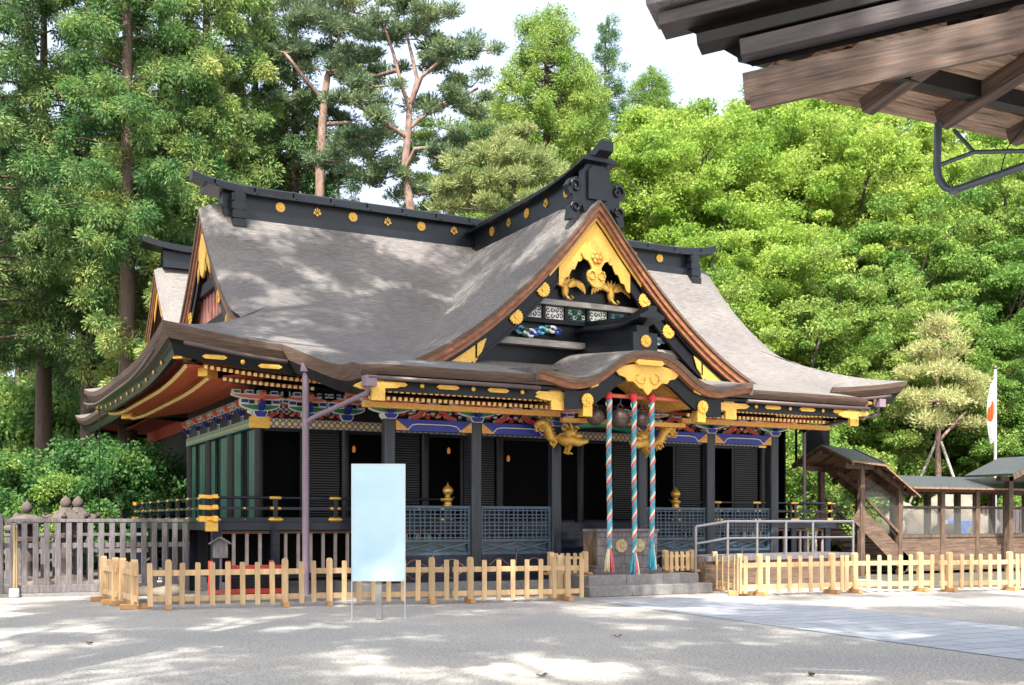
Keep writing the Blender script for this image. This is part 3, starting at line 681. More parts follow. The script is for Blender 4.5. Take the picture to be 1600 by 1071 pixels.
def ef(x, da, dz): return EZ + RF.lift(da, HX - abs(x - RX)) + dz
mx_ = [x for x in np.arange(-9.5, -6.9, SPC)] + [x for x in np.arange(7.0, 10.1, SPC)]
row('eave_flying_rafter', [Vector((x, -2.8 + .62, ef(x, .62, -.62))) for x in mx_], 0, 1.2)
row('eave_base_rafter', [Vector((x, -2.8 + 1.2, ef(x, 1.2, -.70))) for x in mx_ if abs(x - RX) < 9.3], 0, 1.5)
ly = list(np.arange(-1.9, 9.9, SPC))
row('eave_flying_rafter', [Vector((RX - HX + .62, y, EZ + RF.lift(.62, min(y + 2.8, 10.8 - y)) - .62)) for y in ly], R(-90), 1.2)
row('eave_base_rafter', [Vector((RX - HX + 1.2, y, EZ + RF.lift(1.2, min(y + 2.8, 10.8 - y)) - .70)) for y in ly if -1.4 < y < 9.4], R(-90), 1.5)
row('eave_flying_rafter', [Vector((RX + HX - .62, y, EZ + RF.lift(.62, min(y + 2.8, 10.8 - y)) - .62)) for y in ly], R(90), 1.2)
# purlins that carry the rafters
q = MB(); q.box(-6.6, -1.75, KY + 1.02, KY + 1.16, 4.15, 4.27); q.box(1.75, 6.6, KY + 1.02, KY + 1.16, 4.15, 4.27); q.box(-1.75, 1.75, KY + .9, KY + 1.05, 4.02, 4.12)
q.split('porch_purlin', m_orange, hall, lambda c: round(c.x / 4))
q = MB()
for sg in (-1, 1):
    q.strip([(x, -2.8 + .66, ef(x, .66, -.54)) for x in lin(sg * 7.0, sg * 9.9, 14)], [(x, -2.8 + .72, ef(x, .66, -.50)) for x in lin(sg * 7.0, sg * 9.9, 14)])
    q.strip([(RX + sg * (HX - .60), y, EZ + RF.lift(.6, min(y + 2.8, 10.8 - y)) - .56) for y in lin(-2.2, 10.2, 40)], [(RX + sg * (HX - .66), y, EZ + RF.lift(.6, min(y + 2.8, 10.8 - y)) - .5) for y in lin(-2.2, 10.2, 40)])
    q.strip([(RX + sg * (HX - 1.18), y, EZ + RF.lift(1.2, min(y + 2.8, 10.8 - y)) - .64) for y in lin(-1.6, 9.6, 40)], [(RX + sg * (HX - 1.24), y, EZ + RF.lift(1.2, min(y + 2.8, 10.8 - y)) - .56) for y in lin(-1.6, 9.6, 40)])
q.split('gilt_rafter_strip', m_gold, hall, lambda c: (c.x > 0, c.y < -2.2, abs(c.x - RX) > HX - .9))
# gilded corner beams and eave fittings
for sx in (-1, 1):
    for sy, yc in ((-1, -2.8), (1, 10.8)):
        cdir = Vector((-sx, -sy, 0)).normalized(); c0 = Vector((RX + sx * HX, yc, EZ + .42))
        q = MB(); a = c0 + cdir * .55 + Vector((0, 0, -.62)); q.beam(a, a + cdir * 3.0 + Vector((0, 0, -.25)), .2, .2, 0); q.beam(a - cdir * .02, a + cdir * .34, .22, .22, 1)
        a2_ = c0 + cdir * 1.5 + Vector((0, 0, -.86)); q.beam(a2_, a2_ + cdir * 2.4, .22, .22, 0); q.beam(a2_ - cdir * .02, a2_ + cdir * .4, .24, .25, 1)
        q.build('corner_beam', [m_lacq, m_gold], hall)
fit = MB(); fit.prism([(-.2, .045), (-.27, 0), (-.2, -.045), (.2, -.045), (.27, 0), (.2, .045)], lambda u, v, d: Vector((u, d, v)), 0, -.025); fit.prism([(-.17, .02), (-.17, -.02), (.17, -.02), (.17, .02)], lambda u, v, d: Vector((u, d, v)), -.025, -.035)
fit = fit.build('gold_plate', m_gold, hall); dot = MB(); dot.lathe([(.0, .0), (.05, .005), (.055, .02), (.03, .035), (0, .04)], n=12); dot = dot.build('gold_stud', m_gold, hall)
first = True; fl = []
for x in lin(-6.2, -2.6, 4) + lin(2.8, 6.2, 4): fl.append((x, KY + .215, 4.56))
for x in (-9.4, -8.2, 8.3, 9.5): fl.append((x, -2.8 + .24, ef(x, .25, -.47)))
for i, p in enumerate(fl):
    o = fit if i == 0 else cp(fit, hall); o.location = p
dl_ = []
for x in lin(-5.6, -3.2, 3) + lin(3.4, 5.6, 3): dl_.append((x, KY + .217, 4.56, 0))
for x in (-8.8, -7.6, 8.9): dl_.append((x, -2.8 + .24, ef(x, .25, -.47), 0))
for i, p in enumerate(dl_):
    o = dot if i == 0 else cp(dot, hall); o.location = p[:3]; o.rotation_euler = (R(90), 0, 0)
for i, y in enumerate(lin(-1.4, 9.4, 12)):
    o = cp(dot, hall); o.location = (RX - HX + .24, y, EZ + RF.lift(.25, min(y + 2.8, 10.8 - y)) - .47); o.rotation_euler = (R(90), 0, R(-90))
# big gilded brackets at porch corners and beside the curved gable
for x, wd in ((-6.62, .5), (-2.35, .55), (2.55, .55), (6.62, .5)):
    q = MB(); q.prism([(x - wd * .9, 4.52), (x - wd * .55, 4.60), (x + wd * .9, 4.60), (x + wd * 1.1, 4.54), (x + wd * .9, 4.48), (x + wd * .35, 4.46), (x + wd * .35, 4.20), (x - wd * .25, 4.20), (x - wd * .25, 4.40), (x - wd * .7, 4.42), (x - wd, 4.47)], XZ, KY + .24, KY + .16)
    q.box(x - wd * .3, x + wd * .3, KY + .2, KY + .24, 4.58, 4.66); q.build('gilt_bracket', m_goldrel, hall)

# ---------------------------------------------------------------- posts, beams, brackets
PX = [-5.6, -3.43, -1.26, 1.26, 3.43, 5.6]; PY = -3.0
for x in PX:
    q = MB(); c = .03; h_ = .13
    q.prism([(-h_ + c, -h_), (h_ - c, -h_), (h_, -h_ + c), (h_, h_ - c), (h_ - c, h_), (-h_ + c, h_), (-h_, h_ - c), (-h_, -h_ + c)], lambda u, v, d: Vector((x + u, PY + v, d)), .3, 4.02)
    po_ = q.build('porch_post', m_post, hall)
    q = MB(); q.box(x - .16, x + .16, PY - .16, PY + .16, .3, .62); q.build('post_shoe', m_lacq, po_)
for i in range(5):
    a, b = PX[i] + .13, PX[i + 1] - .13
    if i == 2:
        continue
    q = MB(); q.box(a, b, PY - .11, PY + .11, 3.77, 4.03, 0)
    k = .34
    for s_, e_ in ((a, 1), (b, -1)): q.prism([(s_ + .002 * e_, 3.772), (s_ + .002 * e_, 4.0), (s_ + e_ * .03, 4.0), (s_ + e_ * k, 3.772)], XZ, PY - .11, PY - .118, 1)
    zz = [(a + .30, 3.80), (a + .40, 3.90), (a + .55, 3.925), (b - .55, 3.925), (b - .40, 3.90), (b - .30, 3.80)]
    q.tube([(u, PY - .118, v) for u, v in zz], .012, 5, 2)
    q.build('painted_beam', [m_blue, m_orange, m_white], hall)
q = MB(); q.tube([(x, PY, 4.0 + .16 * math.sin((x + 1.13) / 2.26 * math.pi)) for x in lin(-1.13, 1.13, 14)], .12, 8, 0); q.tube([(x, PY - .12, 4.0 + .16 * math.sin((x + 1.13) / 2.26 * math.pi)) for x in lin(-1.0, 1.0, 14)], .018, 5, 1); q.build('rainbow_beam', [m_green, m_blue], hall)
cset = [m_white, m_blue, m_green, m_coral, m_red, m_gold]
def plate(b, x0, x1, yf, z0, z1, m, t=.03):     # white-outlined block: body white, coloured face
    b.box(x0, x1, yf, yf + .2, z0, z1, 0); g_ = .016; b.box(x0 + g_, x1 - g_, yf - .006, yf, z0 + g_, z1 - g_, m)
def arm(b, hw, yf, z0, z1, m, dep=.12):
    P = mirror([(0, z0), (hw * .45, z0), (hw * .8, z0 + (z1 - z0) * .3), (hw, z0 + (z1 - z0) * .65), (hw, z1), (0, z1)])
    b.prism(P, lambda u, v, d: Vector((u, d, v)), yf + dep, yf, 0)
    g_ = .018; P2 = mirror([(0, z0 + g_), (hw * .43, z0 + g_), (hw * .78, z0 + (z1 - z0) * .3 + g_), (hw - g_, z0 + (z1 - z0) * .65 + g_ * .5), (hw - g_, z1 - g_), (0, z1 - g_)])
    b.prism(P2, lambda u, v, d: Vector((u, d, v)), yf, yf - .006, m)
def bracket_mb(sc=1.):
    b = MB()
    b.prism([(-.11, 0), (.11, 0), (.17, .07), (.17, .13), (-.17, .13), (-.17, .07)], lambda u, v, d: Vector((u, d, v)), .15, -.15, 0)
    b.prism([(-.095, .012), (.095, .012), (.15, .075), (.15, .118), (-.15, .118), (-.15, .075)], lambda u, v, d: Vector((u, d, v)), -.15, -.157, 1)
    arm(b, .48, -.10, .13, .25, 2)
    for xx, m in ((-.38, 1), (0, 3), (.38, 1)): plate(b, xx - .1, xx + .1, -.13, .25, .34, m)
    arm(b, .72, -.22, .32, .42, 3)
    for xx, m in ((-.6, 2), (-.3, 1), (0, 2), (.3, 1), (.6, 2)): plate(b, xx - .09, xx + .09, -.26, .41, .49, m)
    b.prism([(-.05, .1), (-.30, .16), (-.42, .26), (-.34, .30), (-.30, .24), (-.16, .26), (0, .3)], lambda u, v, d: Vector((d, u, v)), -.06, .06, 1)
    b.prism([(-.05, .28), (-.36, .34), (-.5, .44), (-.40, .47), (0, .46)], lambda u, v, d: Vector((d, u, v)), -.055, .055, 3)
    b.add([Vector((v_[0] * sc, v_[1] * sc, v_[2] * sc)) for v_ in []], [])
    return b
br0 = bracket_mb().build('bracket_set', cset, hall)
spots = [(x, PY, 4.02, 0) for x in PX] + [(x, -.02, 4.2, 0) for x in (-7.77, -6.6, -5.6, 5.6, 6.6, 7.77)] + [(-7.79, y, 4.2, -90) for y in (1.3, 2.6, 3.9, 5.2, 6.5, 8.0)]
for i, (x, y, z, r) in enumerate(spots):
    o = br0 if i == 0 else cp(br0, hall); o.location = (x, y, z); o.rotation_euler = (0, 0, R(r)); o.scale = (1, 1, 1) if y == PY else ((1, 1, 1.3) if r == 0 else (.8, .55, 1.15))
def frog_mb(seed):
    b = MB(); r_ = random.Random(seed)
    out = mirror([(0, .40), (.14, .37), (.26, .24), (.40, .12), (.56, .07), (.58, 0), (.40, 0), (.28, .05), (.18, .17), (.1, .26), (0, .29)][:6]) 
    P = [(u, v) for u, v in ((-.58, 0), (-.56, .07), (-.40, .12), (-.26, .26), (-.14, .37), (.14, .37), (.26, .26), (.40, .12), (.56, .07), (.58, 0), (.42, 0), (.30, .06), (.18, .2), (.09, .28), (-.09, .28), (-.18, .2), (-.30, .06), (-.42, 0))]
    b.prism([(u * 1.03, v * 1.03 if v > .01 else -.001) for u, v in P], lambda u, v, d: Vector((u, d, v)), .05, -.04, 0); b.prism(P, lambda u, v, d: Vector((u, d, v)), -.04, -.06, 1)
    for k in range(16): b.ball((r_.uniform(-.26, .26), -.02, r_.uniform(.03, .2)), r_.uniform(.03, .07), 7, r_.choice([2, 3, 0, 1, 4, 5]), (1, .6, .8))
    for sg in (-1, 1):
        for k in range(12): b.ball((sg * r_.uniform(.42, .9), 0, r_.uniform(.12, .36)), r_.uniform(.035, .075), 7, r_.choice([3, 3, 2, 0, 1, 5]), (1.3, .6, .8))
    plate(b, -.13, .13, -.1, .37, .46, 2)
    return b
fm = [m_white, m_red, m_blue, m_green, m_coral, m_goldrel]
fr0 = frog_mb(3).build('frog_leg_strut', fm, hall); k = 0
for i in range(5):
    if i == 2: continue
    o = fr0 if k == 0 else cp(fr0, hall); o.location = ((PX[i] + PX[i + 1]) / 2, PY, 4.03); k += 1
for x in (-7.1, -6.1, 6.1, 7.1): cp(fr0, hall, (x, -.02, 4.2))
for y in (2.0, 3.3, 4.6, 5.9, 7.2): o = cp(fr0, hall, (-7.79, y, 4.2), R(-90))
# backing carving behind the brackets
q = MB(); r_ = random.Random(11)
q.box(-5.6, 5.6, PY + .12, PY + .16, 4.02, 4.62, 0)
for kk in range(260):
    x = r_.uniform(-5.5, 5.5)
    if abs(x) < 1.2: continue
    q.ball((x, PY + .1, r_.uniform(4.08, 4.5)), r_.uniform(.03, .07), 6, r_.choice([1, 2, 3, 0, 0, 2]), (1.4, .5, .7))
q.build('carved_frieze', [m_dark, m_red, m_green, m_white], hall)
# gilded beasts on the two middle posts
def beast(x, sg):
    b = MB(); y = PY - .2
    body = [(x - sg * .05, y, 3.72), (x - sg * .18, y - .1, 3.62), (x - sg * .34, y - .16, 3.74), (x - sg * .44, y - .2, 3.96), (x - sg * .60, y - .22, 4.10), (x - sg * .72, y - .2, 4.02), (x - sg * .70, y - .16, 3.86)]
    b.tube(body, [.05, .09, .11, .11, .1, .08, .03], 10)
    for kk in range(9):
        c = body[min(6, kk * 6 // 8)]; b.tube([c, (c[0] - sg * .02 + .06 * math.cos(kk * 2), c[1] - .08, c[2] + .12 * math.sin(kk * 1.7 + 1)), (c[0] + .14 * math.cos(kk * 2), c[1] - .1, c[2] + .16 * math.sin(kk * 1.7 + 1))], [.04, .028, .006], 6)
    hx_ = x + sg * .22
    for kk in range(len(body) - 1):          # dorsal spikes and body curls
        a_, b2 = Vector(body[kk]), Vector(body[kk + 1]); d_ = (b2 - a_).normalized(); n_ = Vector((-d_.z, 0, d_.x)) * (1 if kk > 2 else -1)
        for f_ in (.15, .5, .85):
            c_ = a_.lerp(b2, f_); b.tube([c_ + n_ * .06, c_ + n_ * .13 + d_ * .02, c_ + n_ * .19 - d_ * .02], [.035, .022, .004], 5)
    for (cx_, cz_, rr_) in ((x - sg * .30, 3.58, .10), (x - sg * .58, 3.90, .09), (x - sg * .42, 4.16, .08), (x + sg * .02, 3.96, .10), (x + sg * .34, 3.94, .08)):
        b.tube([(cx_ + rr_ * (1 - t / 9) * math.cos(t), y - .24, cz_ + rr_ * (1 - t / 9) * math.sin(t)) for t in lin(0, 7, 16)], [.024] * 15 + [.012], 5)
    b.tube([(x, y, 3.72), (x + sg * .1, y - .1, 3.66), (hx_, y - .2, 3.70), (hx_ + sg * .2, y - .26, 3.62), (hx_ + sg * .42, y - .3, 3.66)], [.1, .14, .15, .11, .05], 10)
    b.ball((hx_, y - .22, 3.84), .15, 10, 0, (1.1, .8, .9)); b.ball((hx_ + sg * .16, y - .3, 3.78), .09, 8, 0, (1.5, .8, .7))
    for s2 in (-1, 1):
        b.tube([(hx_ - .02 * sg, y - .22 + s2 * .08, 3.95), (hx_ - .1 * sg, y - .22 + s2 * .12, 4.08), (hx_ - .02 * sg, y - .22 + s2 * .13, 4.2)], [.035, .025, .006], 6)
        b.tube([(x + sg * .08, y - .1, 3.62), (x + sg * .16, y - .22 + s2 * .08, 3.50), (x + sg * .05, y - .28 + s2 * .08, 3.36), (x + sg * .14, y - .34 + s2 * .08, 3.32)], [.06, .05, .035, .02], 7)
    for kk in range(8): t = kk * .8; b.tube([(hx_ - sg * .06, y - .2, 3.82), (hx_ - sg * (.1 + .1 * math.cos(t)), y - .14, 3.82 + .2 * math.sin(t))], [.05, .008], 6)
    b.build('gilded_beast', m_goldrel, hall)
beast(-1.26, 1); beast(1.26, -1)

# ---------------------------------------------------------------- body: walls, columns, tie beams
q = MB(); q.box(-7.8, 7.8, -.10, .12, 3.98, 4.2, 0); q.build('front_tie_beam', m_band, hall)
q = MB(); q.box(-7.92, -7.6, .12, 8.0, 3.98, 4.2); q.box(7.6, 7.92, .12, 8.0, 3.98, 4.2); q.split('side_tie_beam', m_bandg, hall)
q = MB(); q.box(-7.98, -7.55, -.14, .14, 3.95, 4.23); q.box(7.55, 7.98, -.14, .14, 3.95, 4.23); q.split('tie_beam_cap', m_gold, hall)
q = MB(); q.box(-7.8, 7.8, -.06, .06, 4.2, 5.0); q.box(-7.86, -7.62, .06, 8.0, 4.2, 5.0); q.box(7.62, 7.86, .06, 8, 4.2, 5.0); q.split('bracket_wall', m_dark, hall, lambda c: 0 if abs(c.x) < 7.6 and c.y < .07 else (1 if c.x < 0 else 2))
q = MB(); q.box(-7.75, -5.65, -.09, -.06, 4.34, 4.52); q.box(5.65, 7.75, -.09, -.06, 4.34, 4.52); q.split('white_patterned_frieze', dotmat('grey_pattern', (.3, .3, .29), (.02, .02, .02), (.05, .05, .05), 7, .36), hall)
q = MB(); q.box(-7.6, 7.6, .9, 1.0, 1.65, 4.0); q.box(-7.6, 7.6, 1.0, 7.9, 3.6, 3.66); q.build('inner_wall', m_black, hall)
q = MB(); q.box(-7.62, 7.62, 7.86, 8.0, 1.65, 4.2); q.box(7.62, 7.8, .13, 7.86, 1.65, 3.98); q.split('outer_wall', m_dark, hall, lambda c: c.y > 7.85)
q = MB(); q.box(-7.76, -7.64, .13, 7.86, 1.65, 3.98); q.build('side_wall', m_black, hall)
WX = [-7.77, -5.6, -3.43, -1.26, 1.26, 3.43, 5.6, 7.77]
for x in WX:
    q = MB(); q.lathe([(.12, 1.6), (.12, 3.98)], (x, 0, 0), 14); q.build('wall_column', m_lacq, hall)
for y in (2.7, 5.35, 8.0):
    q = MB(); q.lathe([(.13, 1.6), (.13, 3.98)], (-7.77, y, 0), 14); q.build('wall_column', m_lacq, hall)
for a, b_ in ((.22, .95), (1.6, 2.45), (3.1, 4.0), (4.5, 5.15), (5.8, 6.7), (7.1, 7.8)):
    q = MB(); q.box(-7.80, -7.765, a, b_, 1.75, 3.95, 0)
    q.box(-7.815, -7.80, a, a + .05, 1.75, 3.95, 1); q.box(-7.815, -7.80, b_ - .05, b_, 1.75, 3.95, 1); q.build('painted_door', [m_teal, m_lacq], hall)
for i in range(7):
    a, b_ = WX[i] + .14, WX[i + 1] - .14; w_ = b_ - a
    q = MB(); q.box(a, b_, .02, .06, 3.90, 3.98); q.box(a, b_, .02, .08, 1.66, 1.74)
    if i != 3:
        q.box(a + w_ * .46, a + w_ * .5, -.02, .06, 1.74, 3.9); q.build('wall_frame', m_lacq, hall)
        s_ = MB(); s_.box(a + w_ * .5, b_, .03, .05, 1.74, 3.9, 1)
        for k in range(34): zz = 1.78 + k * .0625; s_.box(a + w_ * .52, b_ - .01, .0, .028, zz, zz + .03, 0)
        s_.build('lattice_shutter', [m_slat, m_black], hall)
    else:
        q.split('wall_frame', m_lacq, hall, lambda c: c.z > 2.5)
    r_ = random.Random(i)
    for k in range(1 if i in (1, 2, 3, 5) else 0):
        xx = a + w_ * r_.uniform(.1, .42); zz = r_.uniform(3.2, 3.6)
        c = MB(); c.lathe([(.03, -.07), (.045, -.04), (.045, .05), (.03, .08), (.0, .11)], (xx, .5, zz), 8, 0); c.tube([(xx, .5, zz + .12), (xx, .5, 3.9)], .006, 4, 1); c.build('hanging_lamp', [m_glow, m_dark], hall)
q = MB()
for x, zz in ((-6.4, 2.1), (-6.05, 2.1), (-5.75, 2.1)): q.box(x - .11, x + .11, .6, .62, zz, zz + .42)
q.build('notice_sheet', M('aged_sheet', (.16, .15, .15), .8), hall)
# foundation, veranda, stairs
q = MB(); q.box(-8.6, 8.6, -.9, 8.7, 0, .28); q.box(-6.3, 6.3, -3.5, -.9, 0, .30); q.build('stone_base', m_stone, hall)
q = MB(); q.box(-9.3, 9.3, -1.55, 9.4, 1.56, 1.66, 0); q.box(-9.32, 9.32, -1.58, -1.55, 1.50, 1.68, 1); q.box(-9.33, -9.30, -1.58, 9.4, 1.5, 1.68, 1); q.box(9.30, 9.33, -1.58, 9.4, 1.5, 1.68, 1)
q.build('veranda_floor', [m_dark, m_navy], hall)
for x in (-9.1, -7.77, -5.6, -3.43, 3.43, 5.6, 7.77, 9.1):
    q = MB(); q.box(x - .1, x + .1, -1.45, -1.25, .28 if abs(x) < 8.6 else 0, 1.56); q.build('veranda_post', m_navy, hall)
for y in (1.2, 3.9, 6.6, 9.1):
    for x in (-9.1, 9.1): q = MB(); q.box(x - .1, x + .1, y - .1, y + .1, 0, 1.56); q.build('veranda_post', m_navy, hall)
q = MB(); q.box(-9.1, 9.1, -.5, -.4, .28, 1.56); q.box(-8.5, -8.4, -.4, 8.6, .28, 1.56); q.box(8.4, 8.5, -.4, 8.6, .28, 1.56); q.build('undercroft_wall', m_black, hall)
q = MB()
for x in np.arange(-9.0, -3.5, .3): q.box(x - .035, x + .035, -1.36, -1.30, .5, 1.42, 0); q.box(-x - .035, -x + .035, -1.36, -1.30, .5, 1.42, 0)
for sg in (-1, 1): q.box(min(sg * 9, sg * 3.5), max(sg * 9, sg * 3.5), -1.37, -1.29, 1.42, 1.48, 1); q.box(min(sg * 9, sg * 3.5), max(sg * 9, sg * 3.5), -1.40, -1.26, .38, .5, 2)
q.split('undercroft_lattice', [M('tan_grey_bar', (.36, .30, .28), .7), M('brown_rail', (.22, .11, .07), .6), m_navy], hall)
q = MB()
for k in range(7): q.box(-3.3, 3.3, -3.35 + .27 * k, -3.05 + .27 * k + (.02 if k < 6 else 0), .30 + .19 * k + .13, .30 + .19 * (k + 1), 0); q.box(-3.3, 3.3, -3.31 + .27 * k, -3.28 + .27 * k, .30 + .19 * k, .30 + .19 * k + .13, 0)
for sg in (-1, 1): q.prism([(-3.4, .3), (-1.6, 1.62), (-1.6, 1.3), (-3.0, .3)], lambda u, v, d: Vector((d, u, v)), sg * 3.3, sg * 3.4)
q.build('front_stair', m_navy, hall)
# veranda railing: one thing to the left of the stairs, one to the right and along both sides; parts of the hall
def railrun(p, q_, n, z0=1.66):
    b = MB(); p = Vector(p); q_ = Vector(q_); d = (q_ - p).normalized()
    for z, r_ in ((.58, .03),): b.tube([p - d * .25 + Vector((0, 0, z0 + z + .06)), p + Vector((0, 0, z0 + z)), q_ + Vector((0, 0, z0 + z)), q_ + d * .25 + Vector((0, 0, z0 + z + .06))], r_, 8)
    b.beam(p - d * .2 + Vector((0, 0, z0 + .34)), q_ + d * .2 + Vector((0, 0, z0 + .34)), .07, .06); b.beam(p - d * .2 + Vector((0, 0, z0 + .08)), q_ + d * .2 + Vector((0, 0, z0 + .08)), .09, .1)
    for t in lin(0, 1, n): c = p.lerp(q_, t); b.box(c.x - .045, c.x + .045, c.y - .045, c.y + .045, z0 + .04, z0 + .54)
    ro = b.build('veranda_railing', m_navy, hall)
    for t in lin(0, 1, n):
        c = p.lerp(q_, t); g_ = MB()
        for z, ln, hh in ((.58, .17, .038), (.34, .17, .045), (.08, .2, .065)): g_.tube([c - d * ln + Vector((0, 0, z0 + z)), c - d * (ln * .6) + Vector((0, 0, z0 + z)), c + d * (ln * .6) + Vector((0, 0, z0 + z)), c + d * ln + Vector((0, 0, z0 + z))], [hh * .6, hh, hh, hh * .6], 8)
        g_.build('gilt_rail_fitting', m_gold, ro)
    for t in lin(0, 1, 2 * n - 1)[1::2]:
        c = p.lerp(q_, t); g_ = MB()
        for z in (.34, .08): g_.lathe([(0, -.03), (.04, -.02), (.05, 0), (.04, .02), (0, .03)], (c.x, c.y, z0 + z), 8)
        g_.build('gilt_stud', m_gold, ro)
railrun((-9.2, -1.46, 0), (-3.5, -1.46, 0), 5); railrun((3.5, -1.46, 0), (9.2, -1.46, 0), 5); railrun((-9.2, -1.44, 0), (-9.2, 9.2, 0), 9); railrun((9.2, -1.44, 0), (9.2, 9.2, 0), 7)
q = MB()
for z, h_ in ((2.24, .05), (2.0, .06), (1.74, .08)):
    q.beam((-9.5, -1.46, z + .02), (-9.14, -1.46, z), .1, h_ * 1.6); q.beam((-9.2, -1.76, z + .02), (-9.2, -1.4, z), .1, h_ * 1.6)
q.box(-9.38, -9.12, -1.64, -1.5, 1.48, 1.68); q.build('rail_corner_fitting', m_gold, hall)
q = MB(); q.beam((-9.2, 9.5, 2.26), (-9.2, 9.1, 2.24), .1, .1); q.beam((-9.2, 9.6, 1.75), (-9.2, 9.1, 1.74), .12, .2); q.build('rail_corner_fitting', m_gold, hall)
for x in (-3.45, 3.45):
    q = MB(); q.lathe([(.09, .3), (.09, 1.66), (.09, 2.2)], (x, -1.5, 0), 12, 0)
    q.lathe([(.10, 2.02), (.11, 2.04), (.11, 2.1), (.095, 2.12), (.095, 2.2), (.12, 2.22), (.12, 2.27), (.07, 2.3), (.06, 2.34), (.12, 2.40), (.135, 2.46), (.10, 2.54), (.03, 2.6), (0, 2.68)], (x, -1.5, 0), 14, 1); q.build('stair_newel', [m_navy, m_gold], hall)
# lattice screens between the porch posts
for i in range(5):
    if i == 2: continue
    a, b_ = PX[i] + .13, PX[i + 1] - .13; q = MB()
    q.box(a, b_, PY - .05, PY + .05, 2.00, 2.06); q.box(a, b_, PY - .05, PY + .05, 1.22, 1.28); q.box(a, b_, PY - .05, PY + .05, .92, .98); q.box(a, a + .06, PY - .04, PY + .04, .98, 2.0); q.box(b_ - .06, b_, PY - .04, PY + .04, .98, 2.0)
    n = 7
    for k in range(n):
        c = a + .06 + (b_ - a - .12) * (k + .5) / n
        for dx in (-.055, .055): q.box(c + dx - .013, c + dx + .013, PY - .02, PY + .01, 1.28, 2.0)
    for k in range(4):
        c = 1.28 + .72 * (k + .5) / 4
        for dz in (-.05, .05): q.box(a + .06, b_ - .06, PY - .032, PY - .02, c + dz - .012, c + dz + .012)
    m_ = (a + b_) / 2
    for (x0, x1) in ((a + .06, m_), (m_, b_ - .06)):
        q.beam((x0, PY, 1.0), (x1, PY, 1.2), .04, .045); q.beam((x0, PY + .04, 1.2), (x1, PY + .04, 1.0), .04, .045)
    q.box(a + .06, b_ - .06, PY + .06, PY + .08, .98, 1.22)
    q.build('lattice_screen', m_lat, hall)
    s_ = MB(); s_.box(a, b_, PY - .06, PY + .06, .3, .92, 0)
    for k in range(2):
        c = a + (b_ - a) * (k + .5) / 2; s_.tube([(c + .28 * math.cos(t) * (1 + .15 * math.cos(4 * t)), PY - .066, .6 + .2 * math.sin(t) * (1 + .1 * math.cos(4 * t))) for t in lin(0, 2 * math.pi, 33)], .01, 4, 1)
        s_.box(c - .5, c - .48, PY - .07, PY - .06, .3, .92, 1)
    s_.build('screen_base', [m_navy, M('copper_line', (.26, .12, .09), .5)], hall)
# gutters and downpipes
q = MB(); q.tube([(x, KY - .06, 4.64) for x in (-6.9, -2.9)], .05, 8); q.tube([(x, KY - .06, 4.64) for x in (2.9, 6.95)], .05, 8); q.tube([(x, -2.86, ef(x, 0, -.37)) for x in lin(-10.1, -7.9, 8)], .045, 8); q.tube([(x, -2.86, ef(x, 0, -.37)) for x in lin(7.7, 10.2, 8)], .045, 8)
q.tube([(RX - HX - .05, y, EZ + RF.lift(0, min(y + 2.8, 10.8 - y)) - .4) for y in lin(-2.2, 10.2, 24)], .04, 8); q.split('gutter', m_gut, hall, lambda c: (c.x > 0, c.y < -4, c.x < -10.3))
q = MB(); q.tube([(-7.5, -2.9, 5.02), (-7.5, -2.9, .0)], .075, 10); q.box(-7.62, -7.38, -3.02, -2.78, 4.98, 5.16)
q.build('downpipe', m_pipe, hall)
q = MB(); q.tube([(-6.85, -5.1, 4.5), (-6.85, -5.0, 4.34), (-7.4, -3.1, 3.96), (-7.48, -2.95, 3.88)], .055, 8); q.box(-6.96, -6.72, -5.25, -5.0, 4.46, 4.68); q.build('diverter_pipe', m_pipe, hall)
q = MB(); q.tube([(9.85, -2.75, 5.1), (9.85, -2.7, 4.85), (9.0, -.9, 4.55), (8.85, -.7, 4.4), (8.85, -.7, .2)], .05, 8); q.box(9.73, 9.97, -2.9, -2.66, 5.05, 5.28); q.build('downpipe', m_pipe, hall)
# bells' carrying bar
q = MB(); q.tube([(-1.75, -4.75, 4.63), (1.75, -4.75, 4.63)], .05, 8); q.build('bell_bar', m_coral, hall)
# inside corner walls behind: link building to the rear hall
q = MB(); q.box(-6.4, 6.4, 8.05, 13.0, 0, 4.6); q.build('link_wall', m_dark, hall)
q = MB(); q.box(-6.55, -6.41, 8.8, 12.4, 1.2, 1.35); q.box(-6.75, -6.42, 8.1, 12.8, 3.2, 3.32); q.box(-6.75, -6.42, 8.1, 12.8, 2.35, 2.45); q.split('link_rail', m_brownwood, hall, lambda c: round(c.z * 1.2))
q = MB(); q.box(-6.44, -6.405, 9.2, 12.6, 2.45, 3.2); q.build('paper_panel', m_paper, hall)
q = MB(); q.tube([(-10.3, 8.9, 5.1), (-10.3, 8.9, 0)], .02, 6); q.build('lightning_cable', m_dark, hall)
